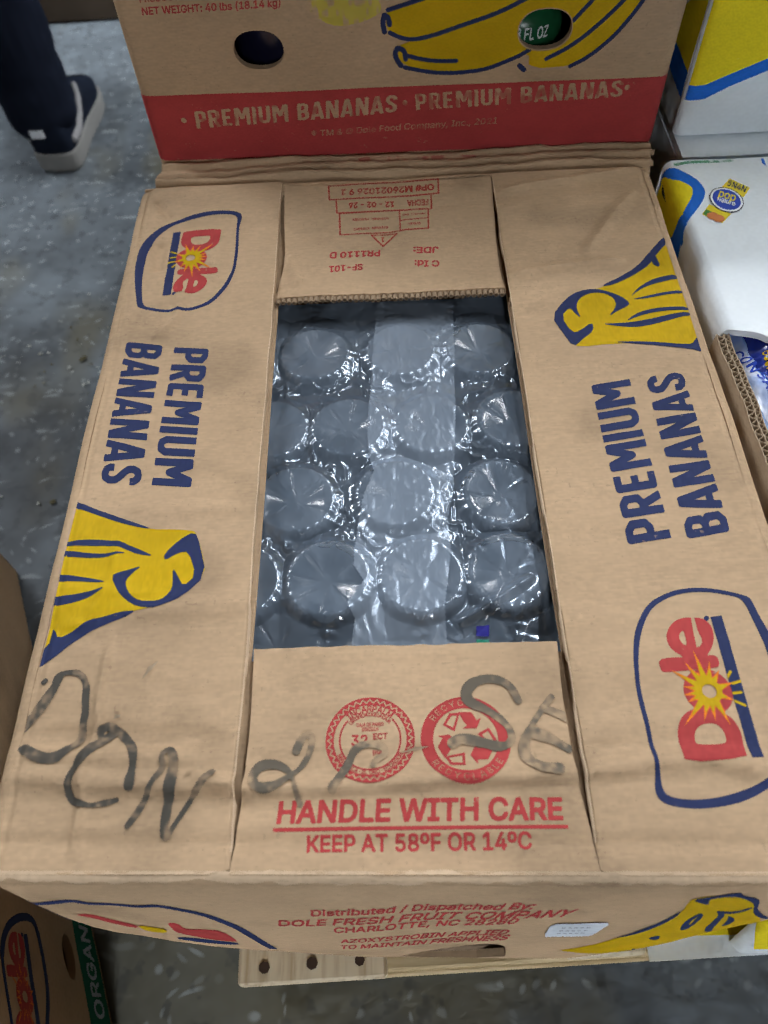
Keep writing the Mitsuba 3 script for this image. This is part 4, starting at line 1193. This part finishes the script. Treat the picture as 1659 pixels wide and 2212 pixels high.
def etop_at(uv):
    x, y = uv[:, 0], uv[:, 1]
    p = np.stack([x, y, x * 0], -1)
    r_ = .008
    over = np.clip(-.2 + r_ - x, 0, r_ * 1.57)
    z = .003 + .004 * (meshkit.fbm(p * [10, 10, 1], 3, 77) - .5) - r_ * (1 - np.cos(over / r_)) - .022 * np.clip((-x - .2 - .0045) / .02, 0, 2)
    xx = np.where(over > 0, -.2 + r_ - r_ * np.sin(over / r_), x)
    return np.stack([xx + EO[0], y, z], 1)


etop = Surface(etop_at, (-.2, 0, 1), .003)
KE['top'] = panel(E_ + '__lid', etop, top_e.union(sbox(-.245, .068, -.19, .247)), 'white_board', .005)
sh = lambda k, n=1: aff.translate(shape(k, n), -EO[0], 0)
eb, ey, ek = sh('e_blue'), sh('e_yellow'), sh('e_black', 0)
wide = lambda g: unary_union([g, aff.translate(aff.scale(g, 2.2, 1, origin=(-.2, .2)), 0, 0).intersection(sbox(-.25, 0, -.1985, .3))])
decal(KE['top'] + '__azure_print', etop, wide(eb).difference(wide(ey)).difference(ek), 'white_blue')
decal(KE['top'] + '__yellow_print', etop, wide(ey).difference(ek), 'white_yellow')
decal(KE['top'] + '__black_print', etop, ek, 'white_black', .0004)
decal(KE['top'] + '__green_print', etop, LineString(pts('e_green') - [EO[0], 0]).buffer(.0016), 'white_green')
decal(KE['top'] + '__azure_print', etop, sh('e_scrap', 0), 'white_blue')
for k in range(14):
    x, y = .290 - EO[0] + rng.uniform(-.004, .02), .245 - k * .0135 + rng.normal(0, .002)
    decal(KE['top'] + '__small_print', etop, unary_union([sbox(x + i * .0035, y, x + i * .0035 + .0022, y + .0024) for i in range(int(rng.integers(2, 8)))]), 'white_micro')
# sticker
stk = lambda k: pts(k) - [EO[0], 0]
o = stk('st_oval'); c0 = o[0]; rx = np.linalg.norm(o[2] - o[1]) / 2; ry = np.linalg.norm(o[4] - o[3]) / 2; an = math.degrees(math.atan2(*(o[2] - o[1])[::-1]))
oval = lambda k: aff.rotate(aff.scale(Point(*c0).buffer(1, 24), rx * k, ry * k), an, origin=tuple(c0))
KS = KE['top'] + '__sticker'
fr_ = stk('st_fruit')
decal(KS, etop, Polygon(stk('st_tag')).buffer(.0006), 'sticker_yellow', .0003)
decal(KS, etop, Polygon(fr_).buffer(.0004), 'sticker_yellow', .0003)
decal(KS, etop, Polygon([fr_[0], (fr_[0] + fr_[1]) / 2, fr_.mean(0), (fr_[0] + fr_[3]) / 2]), 'sticker_green', .0004)
for t, m_ in ((.45, 'sticker_orange'), (.75, 'sticker_orange')):
    decal(KS, etop, Point(*(fr_[0] * (1 - t) + fr_[3] * t + (fr_[1] - fr_[0]) * .2)).buffer(.0042), m_, .0005)
decal(KS, etop, oval(1.0), 'sticker_dark', .0006); decal(KS, etop, oval(.94), 'sticker_ring', .0007); decal(KS, etop, oval(.82), 'sticker_blue', .0008)
decal(KS, etop, framed(text_shape('pop'), stk('t_pop'), .75), 'sticker_yellow', .0010)
decal(KS, etop, framed(text_shape('nature'), stk('t_nat'), .8), 'sticker_ring', .0010)
decal(KS, etop, framed(text_shape('5N4N'), stk('t_tag')), 'sticker_dark', .0006)


def fluted(key, x0, y0, y1, z0, z1, pitch=.0078, drift=.0):
    """A double-walled board on edge: three liners and two wavy layers."""
    n = int((y1 - y0) / pitch * 8)
    y = np.linspace(y0, y1, n)
    out = []

    def ribbon(fx, t):
        c = np.array([np.stack([fx(y) + drift * (y - y1) - t / 2, y], 1), np.stack([fx(y) + drift * (y - y1) + t / 2, y], 1)])
        v_ = np.concatenate([np.c_[c[0], np.full(n, z1)], np.c_[c[1], np.full(n, z1)], np.c_[c[0], np.full(n, z0)], np.c_[c[1], np.full(n, z0)]])
        i_ = np.arange(n - 1)
        q_ = lambda a, b: np.stack([a * n + i_, a * n + i_ + 1, b * n + i_ + 1, b * n + i_], 1)
        out.append(trimesh.Trimesh(v_, np.vstack([g[:, k] for g in (q_(0, 1), q_(2, 0), q_(1, 3)) for k in ([0, 1, 2], [0, 2, 3])]), process=False))
    wob = lambda y_: .0004 * np.sin(y_ * 90) + .0003 * np.sin(y_ * 211)
    for o_ in (0, .0046, .0080):
        ribbon(lambda y_: x0 + o_ + wob(y_), .00045)
    ribbon(lambda y_: x0 + .0023 + .0019 * np.sin(y_ * 2 * math.pi / pitch) + wob(y_), .00045)
    ribbon(lambda y_: x0 + .0063 + .0014 * np.sin(y_ * 2 * math.pi / (pitch * .8) + 1) + wob(y_), .00045)
    return solid(key, trimesh.util.concatenate(out), 'cardboard_edge')


fluted(E_ + '__side_wall', .2033, -.245, .0672, -.236, -.002, .0062, -.03)
wl = Surface(lambda uv: np.stack([.2066 - .03 * 0 * uv[:, 0] + 0 * uv[:, 1], uv[:, 0], uv[:, 1]], 1), (-1, 0, 0), .02)
solid(E_ + '__side_wall', block((.003, .178, .215), (.2096, .157, -.128)), 'white_board')
# printed front, a corner of which shows at the lower right
FE, fe = KE['front'], SE['front']
decal(FE + '__yellow_print', fe, Polygon(rounded([(-.2035, .20), (-.2035, .013), (-.15, .011), (.0, .013), (.0, .036), (-.15, .034), (-.188, .040), (-.192, .06), (-.192, .20)], n=1)), 'white_yellow')
decal(FE + '__azure_print', fe, Polygon(rounded([(-.192, .20), (-.192, .06), (-.188, .041), (-.15, .0355), (.0, .0375), (.0, .042), (-.15, .040), (-.184, .046), (-.188, .065), (-.188, .20)], n=1)), 'white_blue', .0004)

# the bag in it
def bag_at(uv):
    x, y = uv[:, 0], uv[:, 1]
    p = np.stack([x, y, x * 0], -1)
    e = np.minimum(np.minimum(x - .2135, .600 - x), np.minimum(y + .235, .120 - y))
    z = -.012 - .026 * np.exp(-np.clip(e, 0, 1) / .006) + .022 * (meshkit.fbm(p * [26, 22, 1], 3, 90) - .5) + .005 * (1 - np.abs(2 * meshkit.fbm(p * [80, 70, 1], 2, 93) - 1))
    return np.stack([x, y, z], 1)


bag = Surface(bag_at, (0, 0, 1), .003)
panel('plastic_bag__film', bag, sbox(.2135, -.235, .600, .120), 'bag_blue', .05)
labels['plastic_bag'] = dict(label='crinkled blue and white printed plastic bag inside the open white box', category='bag')
bw = Polygon([(.2125, .085), (.2225, .085), (.2225, .0645), (.2235, .045), (.2285, .025), (.240, .004), (.246, -.03), (.238, -.035), (.2300, -.005), (.2215, .018), (.2150, .040)])
decal('plastic_bag__pale_band', bag, bw.buffer(.0015), 'bag_white', .0003)
decal('plastic_bag__navy_print', bag, Polygon([(.2240, .085), (.30, .085), (.30, -.05), (.2500, -.03), (.2435, .002), (.2310, .026), (.2255, .045)]), 'bag_navy', .0003)
decal('plastic_bag__leaf_print', bag, unary_union([LineString([(.232, .052 - k * .004), (.262, .058 - k * .006)]).buffer(.0016) for k in range(5)]), 'ink_yellow', .0005)
decal('plastic_bag__lettering', bag, framed(text_shape('CON SALUD'), [(.2165, .062), (.2215, .0630), (.2330, .006)]), 'sticker_blue', .0006)

F_ = 'white_fruit_box_001'
carton(F_, (.4285, .262 + .25, -.2405), 0, (.405, .50, .2365), 'white_board', seed=15, bulge=.002)
labels[F_] = dict(label='white box behind the torn white box, under the one with the yellow print', category='box')
D_ = 'white_fruit_box_002'
SD, KD = carton(D_, (.2255 + .2, .290 + .25, -.003), 0, (.40, .50, .24), 'white_board', seed=17, bulge=.001, cell=.005)
labels[D_] = dict(label='white box with big yellow and blue print standing at the upper right', category='box')
FD, sd_ = KD['front'], SD['front']
ox = .2255 + .2
bo, bi = pts('d_blue_o') - [ox, -.003], pts('d_blue_i') - [ox, -.003]
cx = -.10
outer = Polygon([(-.205, .032), *[tuple(q_) for q_ in bo], (-.10, .075), (-.06, .12), (-.06, .235), (-.205, .235)])
inner_ = Polygon([(-.205, .046), *[tuple(q_) for q_ in bi], (-.11, .10), (-.08, .13), (-.08, .235), (-.205, .235)])
decal(FD + '__azure_print', sd_, outer.difference(inner_).intersection(sbox(-.1995, 0, .2, .233)), 'white_blue')
decal(FD + '__yellow_print', sd_, inner_.intersection(sbox(-.1995, 0, .2, .233)), 'white_yellow')
LD, sl_ = KD['left'], SD['left']
decal(LD + '__azure_print', sl_, Polygon([(-.242, .027), (-.242, .047), (-.15, .052), (-.05, .09), (-.05, .07), (-.15, .032)]), 'white_blue')
decal(LD + '__yellow_print', sl_, Polygon([(-.242, .047), (-.242, .232), (-.225, .232), (-.225, .10), (-.20, .075), (-.15, .052)]), 'white_yellow')
decal(LD + '__black_print', sl_, Polygon([(-.225, .232), (-.225, .10), (-.20, .08), (-.15, .06), (-.05, .10), (-.05, .232)]), 'white_black')

# card under the white box, over the pallet's edge
card = Surface(lambda uv: np.stack([uv[:, 0], uv[:, 1], PT + .0012 + .0015 * np.sin(uv[:, 0] * 40)], 1), (0, 0, 1), .006)
panel('card_sheet', card, Polygon([(.150, -.252), (.150, -.2745), (.30, -.270), (.58, -.2655), (.58, -.252)]), 'white_board', .0012)
labels['card_sheet'] = dict(label='white card sheet with yellow stripe poking out under the white box', category='card')
decal('card_sheet__yellow_stripe', card, Polygon([(.162, -.2535), (.165, -.2600), (.30, -.2600), (.30, -.2535)]), 'white_yellow', .0004)

# --- the box in the shade on the floor, lower left
G = 'banana_box_003'
G0 = np.array([-.285, -.235]); Gd = np.array([.39, -.92]) / np.hypot(.39, .92); Gn = np.array([-Gd[1], Gd[0]])
turn = math.atan2(Gd[1], Gd[0]) + math.pi / 2      # its right wall faces the boxes
mid = G0 + Gd * (-.145) - Gn * .2
SG, KG = carton(G, (mid[0], mid[1], FLOOR + .002), turn, (.40, .50, .24), 'cardboard', seed=19, holes={'right': aff.scale(Point(-.145 - .0255, .070).buffer(1, 12), .017, .011)}, bulge=.002, cell=.005)
labels[G] = dict(label='brown box with a green band standing in shadow on the floor, lower left', category='box')
RG, rg = KG['right'], SG['right']
# along the wall: s runs towards us; the carton's own coordinate runs away from us
to_u = lambda p: np.stack([-(p[:, 0] + .145), p[:, 1] - FLOOR], 1)
gz = lambda k: to_u(pts(k))
decal(RG + '__green_band', rg, sbox(-.243, .004, -.01, .050), 'ink_green')
wave_t = framed(text_shape('ORGANIC BANANAS'), to_u(np.array([[-.005, -.374], [-.005, -.350], [.110, -.374]])))
decal(RG + '__lettering', rg, framed(text_shape('ORGANIC'), np.array([(-.215, .016), (-.215, .036), (-.120, .016)])), 'label_grey', .0004)
gl = unary_union([LineString(smooth_line(gz('g_leaf'))).buffer(.0028), LineString(smooth_line(gz('g_leaf2'))).buffer(.002)])
lim = sbox(-.24, .055, .24, .228)
decal(RG + '__leaf_emblem', rg, gl.intersection(lim), 'ink_blue')
gb_ = gz('g_bar')
e0, e1 = (gb_[2] + gb_[3]) / 2, (gb_[0] + gb_[1]) / 2
mg = mark_parts(e1 + (e0 - e1) * 1.35, e1)
for n_, b_ in (('red', 'ink_red'), ('warm', 'ink_orange'), ('blue', 'ink_blue')):
    decal(RG + '__emblem_letters', rg, mg[n_].intersection(lim), b_, .0003 if n_ != 'warm' else .0005)

# ------------------------------------------------------------------ far objects at the upper left
key = 'wooden_crate'
labels[key] = dict(label='dark brown low wooden crate standing on the floor behind the trousered leg', category='crate')
for k in range(3):
    solid(key + '__slat', block((.62, .022, .055), (-.52, 1.40, FLOOR + .03 + k * .062), .03), 'wood_dark')
    solid(key + '__slat', block((.62, .022, .055), (-.52, 1.80, FLOOR + .03 + k * .062), .03), 'wood_dark')
    solid(key + '__slat', block((.022, .38, .055), (-.835, 1.60, FLOOR + .03 + k * .062), .03), 'wood_dark')
    solid(key + '__slat', block((.022, .38, .055), (-.205, 1.60, FLOOR + .03 + k * .062), .03), 'wood_dark')
solid(key + '__lid_board', block((.66, .43, .018), (-.52, 1.60, FLOOR + .205), .03), 'wood_dark')


# ------------------------------------------------------------------ the person walking off at the upper left
def limbs(bones, step=.008, blur=14):
    """One smooth skin over bones given as ((x, y, z), r, (x, y, z), r)."""
    parts = []
    for a, ra, b, rb in bones:
        s = [m3.Manifold.sphere(r_, 24).translate(tuple(float(c) for c in p_)) for p_, r_ in ((a, ra), (b, rb))]
        parts.append(m3.Manifold.batch_hull(s))
    m_ = m3.Manifold.batch_boolean(parts, m3.OpType.Add).refine_to_length(step)
    mm = m_.to_mesh()
    t = trimesh.Trimesh(mm.vert_properties[:, :3], mm.tri_verts)
    trimesh.smoothing.filter_taubin(t, iterations=blur)
    return t


P_ = 'person'
labels[P_] = dict(label='person in dark navy trousers and dark sneaker walking away at the upper left', category='person')
fl = FLOOR
ank = np.array([-.555, .925, fl + .085]); heel = np.array([-.545, .875, fl]); toe_dir = np.array([.02, 1., 0]); toe_dir /= np.linalg.norm(toe_dir)
ank2 = np.array([-.80, 1.10, fl + .085])
hip1, hip2 = np.array([-.63, 1.02, fl + .92]), np.array([-.80, 1.05, fl + .92])
kn1, kn2 = np.array([-.60, 1.00, fl + .49]), np.array([-.80, 1.10, fl + .49])
pel, chest, neck, head = np.array([-.715, 1.035, fl + .97]), np.array([-.715, 1.04, fl + 1.28]), np.array([-.715, 1.05, fl + 1.48]), np.array([-.715, 1.07, fl + 1.62])
sh1, sh2 = chest + [.18, 0, .12], chest + [-.18, 0, .12]
el1, el2 = sh1 + [.06, -.05, -.28], sh2 + [-.06, .05, -.28]
wr1, wr2 = el1 + [.02, .08, -.25], el2 + [-.02, .12, -.24]


def hand(w, s):
    out = [(w, .026, w + [0, .01, -.08], .036)]
    for k in range(4):
        b = w + [s * (.026 - .0), -.02 + .018 * k, -.085] if False else w + np.array([0, -.027 + .018 * k + .01, -.095])
        ln = (.060, .072, .068, .052)[k]
        out += [(b, .0095, b + [-s * .010, .004, -ln * .55], .009), (b + [-s * .010, .004, -ln * .55], .009, b + [-s * .028, .008, -ln], .008)]
    t = w + np.array([0, .040, -.045])
    out += [(w + [0, .02, -.03], .013, t, .0115), (t, .0115, t + [-s * .010, .018, -.04], .0095)]
    return out


body = [(pel, .13, chest, .14), (chest, .13, neck, .055), (neck, .055, head + [0, 0, -.05], .06), (head + [0, .01, .03], .092, head + [0, .02, -.03], .082), (head + [0, .075, -.07], .035, head + [0, .04, -.05], .05), (head + [0, .098, -.015], .012, head + [0, .09, .015], .010),
        (head + [.088, .005, -.005], .018, head + [.085, 0, .02], .018), (head + [-.088, .005, -.005], .018, head + [-.085, 0, .02], .018)]
for s_, sh_, el_, wr_ in ((1, sh1, el1, wr1), (-1, sh2, el2, wr2)):
    body += [(chest + [0, 0, .1], .09, sh_, .06), (sh_, .055, el_, .042), (el_, .042, wr_, .028)] + hand(wr_, s_)
for h_, k_, a_ in ((hip1, kn1, ank), (hip2, kn2, ank2)):
    body += [(pel, .12, h_, .095), (h_, .09, k_, .055), (k_, .055, a_, .038), (a_, .036, a_ + toe_dir * .05 + [0, 0, -.05], .026)]
solid(P_ + '__body', limbs(body, .007, 8), 'skin', True)
tr = []
for h_, k_, a_ in ((hip1, kn1, ank), (hip2, kn2, ank2)):
    tr += [(pel, .14, h_, .11), (h_, .105, k_, .070), (k_, .070, a_ + (k_ - a_) * .16, .060), (a_ + (k_ - a_) * .16, .060, a_ + [0, 0, .0], .054)]
m = limbs(tr, .010, 6)
v_ = np.array(m.vertices)
v_ += m.vertex_normals * (.012 * (meshkit.fbm(v_ * [12, 12, 26], 3, 55) - .5))[:, None]
m.vertices = v_
solid(P_ + '__trousers', m, 'denim', True)
jk = [(pel + [0, 0, .02], .155, chest, .165), (chest, .16, neck + [0, 0, -.04], .075)]
for sh_, el_, wr_ in ((sh1, el1, wr1), (sh2, el2, wr2)):
    jk += [(chest + [0, 0, .1], .11, sh_, .075), (sh_, .072, el_, .056), (el_, .056, wr_ + (el_ - wr_) * .1, .042)]
solid(P_ + '__jacket', limbs(jk, .012, 8), 'jacket', True)
solid(P_ + '__hair', limbs([(head + [0, -.005, .045], .094, head + [0, -.03, -.03], .080)], .01, 4), 'hair', True)


def shoe(at_heel, d, key):
    """A low sneaker: a cupped pale sole, dark upper, a curved stripe on each side and a pale heel patch."""
    n = np.array([d[1], -d[0], 0])
    L_ = .285
    outl = [(0, .034), (.02, .046), (.06, .048), (.12, .045), (.18, .051), (.23, .053), (.265, .042), (.285, .018)]
    ring_ = np.array([(a, b) for a, b in outl] + [(a, -b) for a, b in outl[::-1]])
    ring_ = rounded(ring_, n=2)

    def loft(levels):
        V_, nn = [], len(ring_)
        for z_, grow, front, back_, wid in levels:
            r_ = ring_.copy()
            r_[:, 0] = back_ + (r_[:, 0]) * (front - back_) / L_
            r_[:, 1] = r_[:, 1] * wid * (1 + grow)
            V_.append(at_heel + r_[:, :1] * d + r_[:, 1:] * n + np.array([0, 0, z_]))
        F_ = []
        for k in range(len(levels) - 1):
            for i_ in range(nn):
                j_ = (i_ + 1) % nn
                F_ += [[k * nn + i_, k * nn + j_, (k + 1) * nn + j_], [k * nn + i_, (k + 1) * nn + j_, (k + 1) * nn + i_]]
        V_ = np.vstack([*V_, V_[0].mean(0)[None], V_[-1].mean(0)[None]])
        b_, t_ = len(V_) - 2, len(V_) - 1
        for i_ in range(nn):
            j_ = (i_ + 1) % nn
            F_ += [[b_, j_, i_], [t_, (len(levels) - 1) * nn + i_, (len(levels) - 1) * nn + j_]]
        m_ = trimesh.Trimesh(V_, F_, process=False)
        trimesh.repair.fix_normals(m_)
        return m_
    solid(key + '__sole', loft([(.001, -.04, .285, .006, 1), (.006, .03, .292, 0, 1), (.030, .05, .294, -.004, 1), (.034, .0, .288, 0, 1)]), 'rubber', 40)
    solid(key + '__upper', loft([(.030, -.02, .286, .002, 1), (.050, -.02, .280, -.002, 1), (.066, -.14, .225, 0, .95), (.085, -.28, .150, .004, .95), (.105, -.34, .120, .006, .95)]), 'shoe_cloth', 50)
    for s__ in (-1, 1):
        pth = [at_heel + d * a + n * s__ * b + [0, 0, c] for a, b, c in ((.03, .0465, .046), (.07, .0475, .046), (.105, .0455, .056), (.135, .042, .070), (.150, .037, .082))]
        st_ = trimesh.util.concatenate([trimesh.convex.convex_hull(np.vstack([trimesh.creation.icosphere(1, .0052).vertices * [1, 1, 1.3] + q0, trimesh.creation.icosphere(1, .0052).vertices * [1, 1, 1.3] + q1])) for q0, q1 in zip(pth[:-1], pth[1:])])
        solid(key + '__stripe', st_, 'shoe_stripe')
    m_ = block((.004, .022, .014), (0, .010, 0), 0, .001)
    m_.apply_transform(trimesh.transformations.rotation_matrix(math.atan2(d[1], d[0]), [0, 0, 1])); m_.apply_translation(at_heel + [0, 0, .070] - d * .003)
    solid(key + '__heel_patch', m_, 'shoe_patch')


shoe(heel, toe_dir * .76, P_ + '__shoe')
shoe(ank2 - [0, .05, .085], np.array([.1, .995, 0]) / np.hypot(.1, .995), P_ + '__shoe_001')
